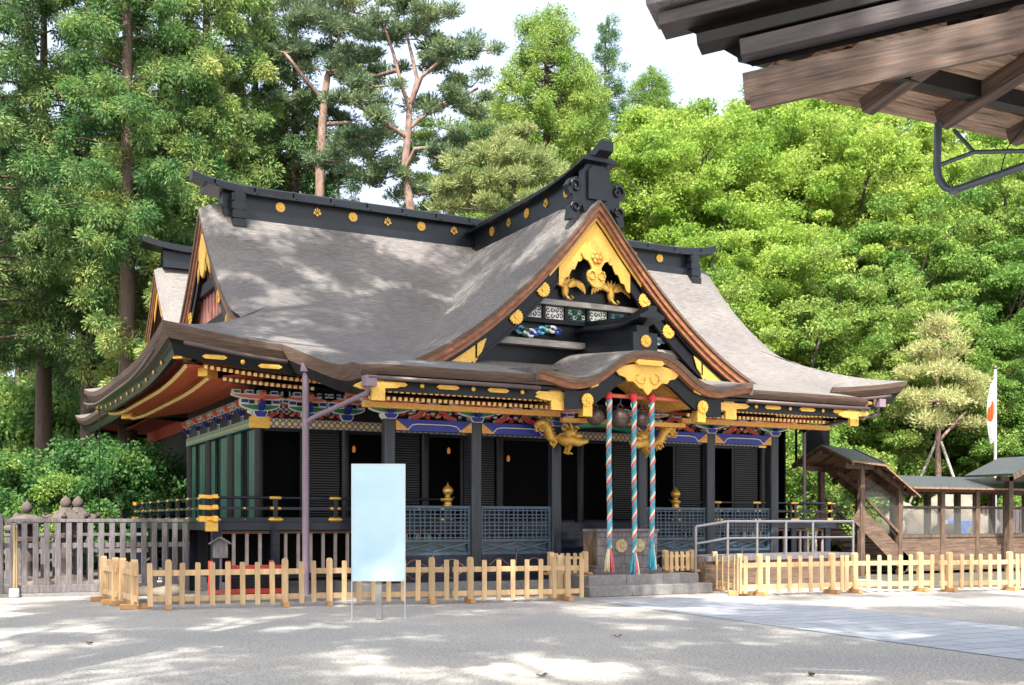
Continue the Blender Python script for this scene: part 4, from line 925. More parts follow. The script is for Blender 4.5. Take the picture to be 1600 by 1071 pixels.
# rear hall
rear = thing('rear_hall', 'second bark-roofed hall half hidden behind the left end of the main shrine hall', 'shrine', (0, 0, 0))
R2 = Roof(18.4, 9.2, 7.6, 7.1, 6.0)
irimoya(R2, rear); endgable(R2, rear, False)
q = MB(); q.box(-6.4, 6.4, 13.0, 24, 0, 6.2); q.build('wall', m_dark, rear)
q = MB(); q.box(-8.2, 8.2, 12.2, 24.8, 1.9, 2.1); q.build('veranda', m_navy, rear)
q = MB(); q.sweep([(-6.8, 18.4, R2.rz - .02), (6.8, 18.4, R2.rz - .02)], ridgesec(.55)); rr = q.build('ridge', m_tile, rear)
q = MB(); q.sweep([(x, 18.4, R2.rz + .53 + .25 * max(0, (abs(x) - 5.6) / 2) ** 2) for x in lin(-7.6, 7.6, 40)], capsec()); q.build('ridge_cap', m_tile, rr)
q = MB(); q.box(-6.45, -6.4, 13, 24, 5.1, 5.6); q.box(-7.6, -6.5, 12.6, 24.3, 5.55, 5.6); q.build('painted_brackets', m_red, rear)
# ---------------------------------------------------------------- bells, ropes, offertory box, steps
for x, r, lab in ((-.98, .21, 'bronze bell hanging behind the left striped rope'), (-.30, .25, 'largest bronze bell hanging behind the middle striped rope'), (.30, .2, 'bronze bell hanging behind the right striped rope')):
    t = thing('shrine_bell', lab, 'bell', (x - .12, -4.62, 4.12), 0, 'bells hung over the offertory box')
    q = MB(); q.ball((0, 0, 0), r, 20, 0, (1, 1, .95)); q.lathe([(r * 1.0, -.02), (r * 1.06, -.01), (r * 1.06, .02), (r * 1.0, .03)], n=20); q.build('bell_body', m_bell, t)
    q = MB(); q.tube([(r * .3 * math.cos(a), 0, r + .03 + r * .25 * math.sin(a)) for a in lin(0, 2 * math.pi, 13)], .018, 6); q.tube([(0, 0, r + .06), (0, -.05, .5)], .015, 6); q.build('hanger', m_bell, t)
    q = MB(); q.beam((-r * .8, -r * .5, -r * .35), (r * .8, -r * .5, -r * .35), .03, .02); q.build('slit', m_dark, t)
m_cord = M('faded_blue_cord', (.10, .19, .24), .85, var=.2)
for x, zb, lab, tc_ in ((-.93, 1.08, 'left bell rope with cream and pink tassel', [m_cream, m_pink]), (-.24, .98, 'middle bell rope with striped blue and red tassel', [m_cyan, m_pink, m_white]), (.27, 1.10, 'right bell rope with turquoise tassel', [m_cyan, m_cyan, m_cream])):
    t = thing('bell_rope', lab, 'rope', (x, -4.95, 0), 0, 'striped bell ropes')
    top = 4.5
    for k, m in enumerate((m_cyan, m_cream, m_pink, m_cyan, m_cord)):
        q = MB(); n = 130
        q.tube([(.034 * math.cos(z * 15 + k * 2 * math.pi / 5) + .012 * math.sin(z * 2.1 + x * 9), .034 * math.sin(z * 15 + k * 2 * math.pi / 5), z) for z in lin(zb, top, n)], [.030 + .003 * math.sin(z * 40 + k) for z in lin(zb, top, n)], 7, 0); q.build('strand', m, t)
    q = MB(); q.ball((0, .02, 4.60), .1, 10, 0, (1, 1, 1.1)); q.tube([(0, .1, 4.66), (0, -.02, 4.56), (0, 0, 4.46)], [.09, .08, .05], 8); q.build('red_tie', M('red_tie_cloth', (.6, .04, .04), .8), t)
    q = MB(); q.tube([(.07 * math.cos(a), .03, 4.43 + .09 * math.sin(a)) for a in lin(0, 2 * math.pi, 16)], .014, 6); q.build('ring', m_alum, t)
    q = MB(); r_ = random.Random(int(x * 100))
    for k in range(46):
        a = r_.uniform(0, 6.28); rr_ = r_.uniform(.02, .12)
        q.tube([(.02 * math.cos(a), .02 * math.sin(a), zb + .05), (rr_ * .7 * math.cos(a), rr_ * .7 * math.sin(a), zb - .22), (rr_ * 1.1 * math.cos(a), rr_ * 1.1 * math.sin(a), zb - .46 - r_.uniform(0, .1))], [.02, .022, .014], 4, int((math.cos(a) + 1) * .499 * len(tc_)))
    q.build('tassel', tc_, t)
q = MB(); q.box(-1.75, 1.65, -5.42, -3.4, 0, .235)
st = thing('stone_steps', 'two low grey stone steps in front of the shrine porch', 'steps', (0, -5.4, 0))
for (x0, x1, y0, y1, z0, z1) in ((-1.75, 1.68, -5.42, -5.06, 0, .235), (-1.55, 1.55, -5.06, -3.4, 0, .46)):
    n = 3
    for k in range(n):
        b = MB(); a = x0 + (x1 - x0) * k / n; b.box(a + .003, a + (x1 - x0) / n - .003, y0 + 5.4, y1 + 5.4, z0, z1); b.build('step_stone', m_stone, st, .012)
bx = thing('offertory_box', 'weathered wooden offertory box with gilt round crests beneath the bell ropes', 'offertory box', (-.05, -4.1, .46))
q = MB(); q.box(-.85, .85, -.3, .3, .2, 1.0); q.build('box_body', m_greywood, bx, .01)
q = MB(); q.box(-.95, .95, -.36, .36, 0, .12); q.box(-.9, .9, -.33, .33, .12, .2); q.build('plinth', m_greywood, bx, .012)
q = MB(); q.box(-.88, .88, -.33, -.26, 1.0, 1.06); q.box(-.88, .88, .26, .33, 1.0, 1.06); q.box(-.88, -.82, -.26, .26, 1.0, 1.06); q.box(.82, .88, -.26, .26, 1.0, 1.06)
for k in range(10): c = -.74 + k * .164; q.box(c - .03, c + .03, -.26, .26, 1.0, 1.04)
q.build('slatted_top', m_greywood, bx)
q = MB(); q.box(-.875, -.85, -.3, .3, .2, 1.0); q.build('side_panel', m_brownwood, bx)
for x in (-.2, .3):
    q = MB(); F3 = lambda u, v, d: Vector((u, d, v)); ring_flower(q, F3, x, .66, .16, -.302); q.build('round_crest', M('worn_gilt', (.45, .36, .2), .5, metal=.3), bx)
q = MB()
for z in (.42, .66, .86): q.box(-.845, .845, -.305, -.3, z, z + .008)
q.build('plank_joint', m_dark, bx)

# ---------------------------------------------------------------- low barriers of fresh wood
def barrier(p, q_, npk, label, z=0., post_at=(.13, .87), big=True):
    p = Vector((p[0], p[1])); q_ = Vector((q_[0], q_[1])); L = (q_ - p).length; a = math.atan2(q_.y - p.y, q_.x - p.x)
    t = thing('picket_barrier', label, 'barrier', (p.x, p.y, z), a, 'low fresh-wood picket barriers')
    for zz in (.20, .70): b = MB(); b.box(0, L, -.018, .018, zz - .055, zz + .055); b.build('rail', m_lightwood, t, .004)
    pk = None; r_ = random.Random(label)
    for k in range(npk):
        u = .06 + (L - .12) * k / (npk - 1)
        if any(abs(u - f * L) < .1 for f in post_at): continue
        if pk is None:
            b = MB(); b.box(-.05, .05, -.045, -.018, .06, .88); b.prism([(-.05, .88), (.05, .88), (.04, .90), (-.04, .90)], lambda u_, v, d: Vector((u_, d, v)), -.04, -.018); pk = b.build('picket', m_lightwood, t, .003); o = pk
        else: o = cp(pk, t)
        o.location = (u, 0, r_.uniform(-.008, .008)); o.rotation_euler = (0, R(r_.uniform(-1.1, 1.1)), 0)
    for f in post_at:
        b = MB(); b.box(-.06, .06, -.06, .06, .08, .92); b.prism([(-.06, .92), (.06, .92), (.035, .96), (-.035, .96)], lambda u_, v, d: Vector((u_, d, v)), -.06, .06)
        po_ = b.build('post', m_lightwood, t, .004); po_.location = (f * L, 0, 0)
        b = MB(); b.box(-.055, .055, -.26, .26, 0, .10); ft = b.build('foot', m_foot, po_, .006)
    return t
def GP(px, py): g_ = G(px, py); return (g_.x, g_.y)
barrier(GP(230, 953), GP(476, 947), 11, 'fresh wood picket barrier section at the left corner, in front of the small roofed notice')
barrier(GP(486, 946.5), GP(702, 943), 10, 'fresh wood picket barrier section directly behind the blank sign')
barrier(GP(707, 943), GP(912, 938), 10, 'fresh wood picket barrier section ending at the left of the stone steps')
barrier(GP(213, 953), GP(188, 944.5), 7, 'short end-on barrier section joining the left front corner', 0, (.12, .85))
barrier(GP(183, 945), GP(158, 938), 7, 'short end-on barrier section farthest left, beside the grey fence', 0, (.12, .85))
barrier((-2.05, -4.2), (-2.6, -5.6), 6, 'short barrier section turning back towards the steps behind the middle barrier', 0, (.1, .9))
barrier((-2.2, -4.3), (-1.1, -4.3), 7, 'short barrier piece left of the offertory box', .46, (.08, .92)).scale = (1, 1, .56)
barrier((1.0, -4.35), (1.95, -4.35), 6, 'short barrier piece right of the offertory box', .46, (.08, .92)).scale = (1, 1, .56)
barrier(GP(1112, 922), GP(1160, 932), 6, 'short slanting barrier section right of the stone steps', 0, (.1, .9))
barrier(GP(1160, 932), GP(1318, 927), 10, 'fresh wood picket barrier section in front of the metal handrail', 0, (.16, .88))
barrier(GP(1318, 927), GP(1458, 924), 9, 'fresh wood picket barrier section in front of the covered stair', 0, (.12, .85))
barrier(GP(1468, 925), GP(1592, 922.5), 9, 'fresh wood picket barrier section in front of the covered corridor windows', 0, (.12, .88))
barrier(GP(1594, 922.5), GP(1720, 920), 8, 'fresh wood picket barrier section at the right edge of the photo', 0, (.12, .88))
# ---------------------------------------------------------------- blank notice board
sp = G(592, 968); yb = -YAW + R(1)
sb = thing('notice_board', 'tall blank pale blue notice board on a grey post', 'sign', (sp.x, sp.y, 0), yb)
q = MB(); q.box(-.45, .45, -.085, -.05, .68, 2.68); q.build('board', m_board, sb, .004)
q = MB(); q.box(-.465, -.45, -.09, -.045, .0, 2.69); q.box(.45, .465, -.09, -.045, 0.0, 2.69); q.box(-.465, .465, -.09, -.045, 2.68, 2.695); q.box(-.465, .465, -.09, -.045, .665, .68); q.build('frame', m_alum, sb)
q = MB(); q.box(-.055, .055, -.05, .05, 0, 2.2); q.build('post', m_postgrey, sb, .006)
q = MB(); q.box(-.4, .4, -.05, -.02, 1.0, 1.08); q.box(-.4, .4, -.05, -.02, 2.0, 2.08); q.build('batten', m_postgrey, sb)
# ---------------------------------------------------------------- grey timber fences
def greyfence(p, q_, n, h_, label, post=True):
    p, q_ = Vector(p), Vector(q_); L = (q_ - p).length; a = math.atan2(q_.y - p.y, q_.x - p.x)
    t = thing('timber_fence', label, 'fence', (p.x, p.y, 0), a)
    b = MB(); b.box(0, L, -.09, .09, h_ - .04, h_ + .04); b.build('top_rail', m_greywood, t, .008)
    b = MB(); b.box(0, L, -.03, .03, h_ * .64, h_ * .64 + .11); b.build('middle_rail', m_greywood, t)
    b = MB(); b.box(-.1, L, -.09, .09, .08, .26); b.build('sill', m_greywood, t, .01)
    b = MB(); b.box(-.3, L, -.14, .14, 0, .08); b.build('base_stone', m_stone, t)
    pk = None
    for k in range(n):
        u = .2 + (L - .3) * k / (n - 1)
        if pk is None: b = MB(); b.box(-.06, .06, -.075, -.03, .26, h_ - .04); pk = b.build('pale', m_greywood, t, .006); o = pk
        else: o = cp(pk, t)
        o.location = (u, 0, 0)
    if post: b = MB(); b.box(-.2, .0, -.12, .12, 0, h_ + .13); b.build('end_post', m_greywood, t, .012)
    return t
greyfence((-13.35, .75), (-9.35, .35), 17, 1.72, 'grey weathered timber fence along the left edge beside the shrine veranda')
greyfence((-15.2, 4.9), (-9.6, 4.6), 20, 1.35, 'lower grey timber fence behind the stone lanterns', False)
greyfence((-19, .95), (-13.6, .78), 20, 1.72, 'grey timber fence continuing out past the left edge of the photo', False)
# small roofed notice
np_ = Q(345, 880, 23.6)
t = thing('roofed_notice', 'small grey house-shaped notice plaque on a thin post', 'sign', (np_.x, np_.y, 0), -YAW)
q = MB(); q.box(-.02, .02, -.02, .02, 0, 1.0); q.build('post', m_greywood, t)
q = MB(); q.prism([(-.16, .92), (.16, .92), (.16, 1.24), (0, 1.32), (-.16, 1.24)], lambda u, v, d: Vector((u, d, v)), -.04, -.02); q.build('plaque', m_greywood, t)
q = MB(); q.beam((-.23, -.03, 1.22), (.0, -.03, 1.36), .16, .025); q.beam((.23, -.03, 1.22), (.0, -.03, 1.36), .16, .025); q.build('little_roof', m_greywood, t)
# red stand behind the barrier
rs = Q(388, 880, 24.2); t = thing('red_stand', 'low vermilion framed stand behind the left picket barrier', 'stand', (rs.x, rs.y, 0), -R(8))
for x in (-.8, -.42, .5, .8):
    q = MB(); q.box(x - .05, x + .05, -.05, .05, 0, .84); q.build('upright', m_red, t)
q = MB(); q.box(-.45, .85, -.045, .045, .62, .74); q.box(-.45, .85, -.045, .045, .12, .22); q.box(-.8, -.42, -.045, .045, .12, .2); q.build('rail', m_red, t)
q = MB(); q.box(-.42, .8, .1, .5, .05, .45); q.build('inner_chest', m_dark, t)
# pole in a pot
bp_ = Q(22, 870, 24.6); t = thing('bamboo_pole', 'pale bamboo pole standing in a white pot by the grey fence', 'pole', (bp_.x, bp_.y, 0))
q = MB(); q.tube([(0, 0, .1), (.01, 0, .9), (0, 0, 1.6)], .03, 8); q.tube([(.05, 0, .1), (.05, 0, 1.5)], .022, 8); q.build('pole', m_bamboo, t); q = MB(); q.lathe([(.08, 0), (.11, .02), (.1, .2), (.085, .2), (.085, .15), (0, .15)]); q.build('pot', m_porc, t)
# stone lanterns
def lantern(px, py, d, sc, label, form):
    c = Q(px, py, d); t = thing('stone_lantern', label, 'lantern', (c.x, c.y, 0), R(20), 'stone lanterns behind the grey fence'); t.scale = (sc,) * 3
    q = MB(); q.lathe([(.42, 0), (.42, .16), (.34, .2), (.30, .32), (.2, .36)], n=6, smooth=False); q.build('base', m_lant, t)
    q = MB(); q.lathe([(.17, .34), (.15, .7), (.17, .74), (.17, .8), (.15, .84), (.17, 1.18)], n=14); q.build('shaft', m_lant, t)
    q = MB(); q.lathe([(.18, 1.18), (.36, 1.30), (.38, 1.40), (.26, 1.42)], n=6, smooth=False); q.build('platform', m_lant, t)
    q = MB()
    for k in range(6): a = k * math.pi / 3; q.cbox((.2 * math.cos(a), .2 * math.sin(a), 1.58), (.08, .08, .34))
    q.lathe([(.13, 1.41), (.13, 1.75)], n=6); q.build('fire_box', m_lant, t)
    q = MB(); n = 6
    R_ = [(.12, 2.08), (.2, 2.0), (.36, 1.88), (.55, 1.80), (.56, 1.73), (.2, 1.75)] if form == 0 else [(.1, 2.02), (.28, 1.98), (.44, 1.9), (.5, 1.8), (.48, 1.74), (.2, 1.75)]
    q.lathe(R_, n=n if form == 0 else 14, smooth=form == 1)
    if form == 0:
        for k in range(6): a = k * math.pi / 3; q.tube([(.38 * math.cos(a), .38 * math.sin(a), 1.86), (.54 * math.cos(a), .54 * math.sin(a), 1.8), (.62 * math.cos(a), .62 * math.sin(a), 1.86), (.58 * math.cos(a), .58 * math.sin(a), 1.93)], [.06, .07, .06, .04], 6)
    q.build('roof', m_lant, t)
    q = MB(); q.lathe([(.06, 2.04), (.12, 2.1), (.15, 2.2), (.1, 2.3), (.03, 2.36), (0, 2.4)], n=12); q.build('jewel', m_lant, t)
lantern(42, 850, 27.5, .93, 'stone lantern with a broad round cap nearest the left edge', 1)
lantern(26, 850, 30.5, .82, 'small stone lantern half hidden behind the leftmost round-capped one', 1)
lantern(103, 850, 28.2, .99, 'brownish stone lantern with upturned roof corners, left one of the close pair', 0)
lantern(122, 850, 29.6, 1.0, 'stone lantern with a dark jewel top, right one of the close pair', 0)
r_ = random.Random(4)
for k, (px, d, s_) in enumerate(((60, 26.8, .3), (110, 27.2, .36), (148, 27, .28), (262, 25.2, .25), (225, 25.3, .2))):
    c = Q(px, 850, d); b = MB(); V = bmesh.new(); bmesh.ops.create_icosphere(V, subdivisions=2, radius=1)
    vs = [v.co * s_ * (1 + .25 * math.sin(v.co.x * 4 + k) * math.cos(v.co.y * 3 + k)) for v in V.verts]; b.add([Vector((v.x * 1.4, v.y, v.z * .7)) for v in vs], [tuple(v.index for v in f.verts) for f in V.faces], 0, True); V.free()
    o = b.build('garden_rock', m_rock); o.location = (c.x, c.y, s_ * .35)
    tag(o, ['pale rock at the foot of the leftmost lantern', 'larger pale rock before the pair of stone lanterns', 'pale rock just right of the pair of stone lanterns', 'pale rock behind the left corner barrier, near the veranda post', 'small pale rock behind the gap between end-on and front barriers'][k], 'rock', 'rocks behind the grey fence')
# dark soil under veranda edge strip with channel stones
q = MB(); q.beam((-11.2, -2.9, .05), (-2, -4.2, .05), .3, .1); kind(q.build('drain_kerb', m_stone), 'structure')

# ---------------------------------------------------------------- right: metal handrail
t = thing('metal_handrail', 'grey metal handrail of the ramp right of the shrine steps', 'handrail', (0, 0, 0))
hp = [(1087, 26.8, .45), (1137, 27.5, .8), (1183, 28.0, .8), (1228, 28.5, .8), (1270, 28.9, .8), (1333, 29.6, .8)]
pts = []
for k, (px, d, z0) in enumerate(hp):
    ztop = 1.7 - ((823 if k == 0 else 815) - HOR) * d / FPX; c = Q(px, 815, d)
    q = MB(); q.tube([(c.x, c.y, z0), (c.x, c.y, ztop)], .035, 8); q.build('baluster', m_steel, t); pts.append(Vector((c.x, c.y, ztop)))
q = MB(); q.tube(pts, .035, 8); q.build('top_rail', m_steel, t)
q = MB(); q.tube([p - Vector((0, 0, .42)) for p in pts], .028, 8); q.build('middle_rail', m_steel, t)
ramp = thing('ramp', 'low timber ramp deck under the metal handrail', 'ramp', (0, 0, 0))
q = MB(); a, b_ = Q(1100, 815, 26.9), Q(1338, 815, 29.6); q.beam((a.x, a.y + .6, .78), (b_.x, b_.y + .6, .8), 1.3, .12); q.build('deck', m_greywood, ramp)
q = MB(); q.beam((a.x, a.y + .6, .36), (b_.x, b_.y + .6, .36), 1.2, .72); q.build('skirt', m_brownx, ramp)
# ---------------------------------------------------------------- covered stair and corridor
gl = thing('covered_stair', 'brown timber covered stair with gabled roof dropping from the veranda', 'covered stair', (0, 0, 0))
m_sofw = M('warm_soffit_boards', (.16, .085, .045), .75, var=.5, scale=4, stretch=(5, .6, 5), bump=.3, col2=(.36, .22, .13))
GX0, GX1, yF, yB = 10.7, 12.45, -1.0, .75
for x, y, z in ((10.9, yF, 3.45), (10.9, yB, 3.45), (12.55, yF, 2.7), (12.55, yB, 2.7)):
    q = MB(); q.box(x - .085, x + .085, y - .085, y + .085, 0, z); q.build('post', m_brownwood, gl, .008)
def gable_path(mbs, path, hw, th, rise, mats_m=0):
    """gabled roof of two sheets along a path of ridge points"""
    for sg in (-1, 1):
        P = []
        for (x, z) in path: P.append((x, z))
        top_in = [(x, (yF + yB) / 2, z) for x, z in P]; top_out = [(x, (yF + yB) / 2 + sg * hw, z - rise) for x, z in P]
        bi = [(x, y, z - th) for x, y, z in top_in]; bo = [(x, y, z - th) for x, y, z in top_out]
        mbs.strip(top_in, top_out, 0, False); mbs.strip(bi, bo, 1, False); mbs.strip(top_out, bo, 1, False)
        for k in (0, -1): mbs.add([top_in[k], top_out[k], bo[k], bi[k]], [(0, 1, 2, 3)], 1)
q = MB(); gable_path(q, [(10.05, 4.12), (11.45, 4.02)], 1.35, .06, .55); gable_path(q, [(11.46, 4.01), (13.0, 3.05)], 1.35, .06, .55); q.build('stair_roof', [m_copper, m_sofw], gl)
ym = (yF + yB) / 2
for y in (yF, yB):
    q = MB(); q.beam((10.2, y, 3.42), (11.5, y, 3.40), .12, .16); q.beam((11.45, y, 3.40), (12.9, y, 2.56), .12, .16); q.build('eave_beam', m_brownwood, gl)
q = MB(); q.beam((10.2, ym, 3.9), (11.45, ym, 3.84), .12, .14); q.beam((11.45, ym, 3.84), (12.95, ym, 2.9), .12, .14); q.build('ridge_beam', m_brownwood, gl)
for x in (10.12, 10.9, 11.5):
    for sg in (-1, 1): q = MB(); q.beam((x, ym, 4.02 - .02 * (x - 10)), (x, ym + sg * 1.32, 3.46), .09, .1); q.build('rafter', m_brownwood, gl)
q = MB(); q.box(10.85, 10.95, yF, yB, 3.3, 3.44); q.box(12.5, 12.6, yF, yB, 2.5, 2.62); q.build('cross_beam', m_brownwood, gl)
for x0, z0 in ((11.9, 3.62), (12.35, 3.34), (12.8, 3.04)):
    for sg in (-1, 1): q = MB(); q.beam((x0, ym, z0), (x0, ym + sg * 1.3, z0 - .54), .06, .07); q.build('rafter', m_brownwood, gl)
# stringers, glass and treads
for y in (yF, yB):
    q = MB(); q.beam((10.7, y, 1.95), (12.9, y, .25), .05, .55); q.build('stringer', m_brownx, gl)
    q = MB(); q.beam((10.85, y - .02, 2.6), (12.55, y - .02, 1.3), .06, .08); q.build('slanting_rail', m_brownwood, gl)
    q = MB(); q.add([Vector((10.99, y + .03, 2.3)), Vector((12.46, y + .03, 1.2)), Vector((12.46, y + .03, 2.4)), Vector((10.99, y + .03, 3.2))], [(0, 1, 2, 3)]); q.build('glass_pane', m_glass, gl)
for k in range(8):
    q = MB(); q.box(10.75 + .26 * k, 11.05 + .26 * k, yF + .05, yB - .05, 1.60 - .2 * k, 1.65 - .2 * k); q.build('tread', m_brownwood, gl)
q = MB(); q.box(9.9, 9.98, 1.4, 3.1, 0, 4.9); q.build('dark_screen_wall', m_black, hall)
q = MB(); q.tube([(10.6, 1.6, 3.6), (10.6, 1.6, 5.0)], .04, 6); q.box(10.6, 11.7, 1.2, 1.3, 3.5, 4.75); q.build('smoke_screen', m_black, gl)
co = thing('covered_corridor', 'low brown timber corridor with glass windows and dark metal roof at right', 'corridor', (0, 0, 0))
px_ = [14.45, 16.1, 17.6, 19.4, 21.2]
for x in px_:
    for y in (yF, yB + .3): q = MB(); q.box(x - .09, x + .09, y - .09, y + .09, 0, 2.72); q.build('post', m_brownwood, co, .008)
q = MB(); gable_path(q, [(12.7, 3.22), (22, 3.22)], 1.35, .06, .42); q.build('roof', [m_copper, m_sofw], co)
for y in (yF, yB + .3):
    q = MB(); q.box(12.7, 22, y - .06, y + .06, 2.66, 2.80); q.build('eave_beam', m_brownwood, co)
    q = MB(); q.box(12.64, 22, y - .05, y + .05, 1.18, 1.26); q.box(12.64, 22, y - .05, y + .05, 2.14, 2.2); q.build('window_rail', m_brownwood, co)
    q = MB(); q.box(12.64, 22, y - .025, y + .025, .1, 1.18); q.build('board_wall', m_brownx, co)
    for a, b_ in zip([12.55] + px_[:-1], px_): q = MB(); q.box(a + .1, b_ - .1, y - .006, y + .006, 1.26, 2.14); q.build('glass_pane', m_glass, co)
q = MB(); q.box(12.7, 22, yF + .1, yB + .2, .1, .3); q.build('floor', m_brownwood, co)
# little gabled roof farther right
lr = thing('small_gate', 'small gabled wooden roof rising beyond the corridor at right edge', 'gate', (0, 0, 0))
c = Q(1592, 760, 37.2)
for dx in (-.5, .9): q = MB(); q.box(c.x + dx - .1, c.x + dx + .1, c.y - .1, c.y + .1, 0, 3.2); q.build('post', m_brownwood, lr)
q = MB()
for sg in (-1, 1):
    q.beam((c.x + .2, c.y, 3.86), (c.x + .2 + sg * 1.7, c.y, 3.22), 1.9, .07)
q.build('roof', m_copper, lr); q = MB(); q.beam((c.x + .2, c.y - .96, 3.78), (c.x - 1.5, c.y - .96, 3.13), .05, .16); q.beam((c.x + .2, c.y - .96, 3.78), (c.x + 1.9, c.y - .96, 3.13), .05, .16); q.box(c.x - 1, c.x + 1.4, c.y - .1, c.y + .1, 3.05, 3.2); q.build('barge', m_brownwood, lr)
# flag
fp = Q(1555, 700, 42); t = thing('flag_pole', 'white flag pole behind the corridor roof', 'flag pole', (fp.x, fp.y, 0))
q = MB(); q.tube([(0, 0, 0), (0, 0, 7.5)], .06, 10); q.build('pole', m_alum, t); q = MB(); q.ball((0, 0, 7.55), .09, 10); q.build('finial', m_bell, t)
fl_ = MB(); nU, nV = 24, 40; rows = []
for j in range(nV + 1):
    v = j / nV; r = []
    for i in range(nU + 1):
        u = i / nU; wdt = .34 * (.55 + .45 * math.sin(v * math.pi * .9)); x = -.04 - u * wdt; r.append(Vector((fp.x, fp.y, 0)) + RT * (x + .10 * u) + FW * (.13 * math.sin(u * 14 + v * 2) * (.4 + u * .6)) + Vector((0, 0, 7.2 - 2.35 * v - .25 * u)))
    rows.append(r)
k = nU + 1; V = [p for r in rows for p in r]
for i in range(nV):
    for j in range(nU):
        red = ((i / nV - .5) / .17) ** 2 + ((j / nU - .5) / .42) ** 2 < 1; fl_.add([V[i * k + j], V[i * k + j + 1], V[(i + 1) * k + j + 1], V[(i + 1) * k + j]], [(0, 1, 2, 3)], 1 if red else 0, True)
fo = fl_.build('flag', [m_flagw, m_flagr], None, loc=(fp.x, fp.y, 4.8)); tag(fo, 'limp white flag with a red disc hanging down its pole', 'flag')
# boulders, blue sheet, far board fence
for k, (px, py, d, sx, sz, lab) in enumerate(((1448, 820, 41, .9, .75, 'pale grey boulder seen through the left corridor window'), (1484, 815, 43.5, 1.05, 1.25, 'largest pale boulder, tan and round, seen through the corridor windows'), (1522, 812, 43, .8, .8, 'whitish boulder just right of the big tan one'), (1402, 815, 42, .8, 1.0, 'whitish boulder seen through the covered stair glass'))):
    c = Q(px, py, d); V = bmesh.new(); bmesh.ops.create_icosphere(V, subdivisions=3, radius=1); b = MB()
    b.add([Vector((v.co.x * sx, v.co.y * sx, v.co.z * sz)) * (1 + .26 * math.sin(v.co.x * 3.1 + k * 2) * math.cos(v.co.z * 3.7 + k) + .10 * math.sin(v.co.y * 9 + v.co.x * 7)) for v in V.verts], [tuple(v.index for v in f.verts) for f in V.faces], 0, True); V.free()
    o = b.build('boulder', m_rock); o.location = (c.x, c.y, 1.3 if k != 1 else 1.75); tag(o, lab, 'boulder', 'boulders behind the corridor')
c = Q(1500, 815, 42); b = MB(); rows = [[(c.x - .8 + .16 * i, c.y + .05 * math.sin(i * 2 + j), 1.0 + .09 * j) for i in range(11)] for j in range(9)]; b.grid(rows); b.grid([[(p[0], p[1] + .9, p[2]) for p in r] for r in rows]); b.grid([[(c.x - .8 + .16 * i, c.y + .45 * j + .05 * math.sin(i * 2 + 8), 1.72 + .05 * (j == 1)) for i in range(11)] for j in range(3)])
o = b.build('blue_tarpaulin', m_sheet, None, loc=(c.x, c.y, 0)); tag(o, 'blue sheet wrapped low between pale boulders behind the corridor', 'tarpaulin')
a, b_ = Q(1535, 815, 43), Q(1700, 815, 46); d_ = (b_ - a); L = Vector((d_.x, d_.y)).length; t = thing('board_fence', 'pale upright board fence behind the corridor at far right', 'fence', (a.x, a.y, 0), math.atan2(d_.y, d_.x))
for k in range(int(L / .24)): q = MB(); q.box(k * .24, k * .24 + .18, -.02, .02, 0, 2.3); q.build('board', m_greywood if k % 3 else m_brownwood, t)
for z in (.5, 2.0): q = MB(); q.box(0, L, .02, .07, z, z + .1); q.build('rail', m_brownwood, t)
# fallen leaves
for k, (px, py, lab) in enumerate(((846, 1058, 'curled dead leaf on the gravel at bottom centre'), (1268, 1056, 'dead leaf on the gravel at bottom right'), (140, 1007, 'tiny dead leaf on the shaded gravel at left'), (965, 996, 'tiny dead leaf on the gravel below the steps'))):
    c = G(px, py); b = MB(); b.grid([[(.05 * (i - 1.5) * (1 - .25 * (j - 1) ** 2), .03 * (j - 1), .012 + .012 * (i - 1.5) ** 2) for j in range(3)] for i in range(4)]); b.grid([[(.05 * (i - 1.5) * (1 - .25 * (j - 1) ** 2), .03 * (j - 1), .009 + .012 * (i - 1.5) ** 2) for j in range(3)] for i in range(4)])
    o = b.build('fallen_leaf', m_brownwood); o.location = (c.x, c.y, 0); o.rotation_euler = (0, 0, k); tag(o, lab, 'leaf', 'dead leaves on the gravel')

# ---------------------------------------------------------------- near eave of the hall at upper right
eh = thing('near_hall', 'dark weathered wooden eave of a nearby hall reaching in at the upper right', 'building', (0, 0, 0))
m_nearwood = M('near_eave_wood', (.035, .022, .019), .7, var=.55, scale=5, stretch=(1, 1, 1), bump=.3, col2=(.15, .095, .07))
def streak(m, d):          # long grain along direction d
    n, l, b = nodes(m); mp = [k for k in n if k.type == 'MAPPING'][0]
    mp.inputs['Rotation'].default_value = (0, -math.asin(d.z), math.atan2(d.y, d.x)); mp.inputs['Scale'].default_value = (2.5, .16, .16); mp.vector_type = 'TEXTURE'; return m
m_neardark = M('near_dark_wood', (.008, .008, .012), .5, var=.5, scale=5, bump=.2, col2=(.05, .035, .04))
P0, P1 = Q(1163, 140, 9.0), Q(1600, 42, 8.3); pd = (P1 - P0).normalized(); P1 = P0 + pd * 6
streak(m_nearwood, pd); streak(m_neardark, pd)
ed = (Q(1600, 214, 11.4) - Q(1290, 147, 9.75)).normalized()
rdv = (Q(1640, 88, 9.6) - Q(1470, 196, 10.5)).normalized()
q = MB(); q.beam(P0, P1, .09, .24, up=(0, 0, 1)); q.build('bargeboard', m_nearwood, eh, .006)
q = MB(); q.beam(P0 + Vector((0, 0, .0)) + RT * .02 - FW * .08, P1 - FW * .08, .05, .10, up=(0, 0, 1), off=-.15); q.build('barge_trim', m_nearwood, eh)
out = pd.cross(Vector((0, 0, 1))).normalized()
if out.dot(RT) > 0: out = -out
for k, (dx, dz, w_, h_, nm) in enumerate(((-.05, .20, .14, .14, 'purlin'), (-.22, .33, .16, .16, 'purlin'), (-.48, .46, .22, .15, 'eave_layer'), (-.80, .62, .22, .13, 'eave_layer'))):
    pass
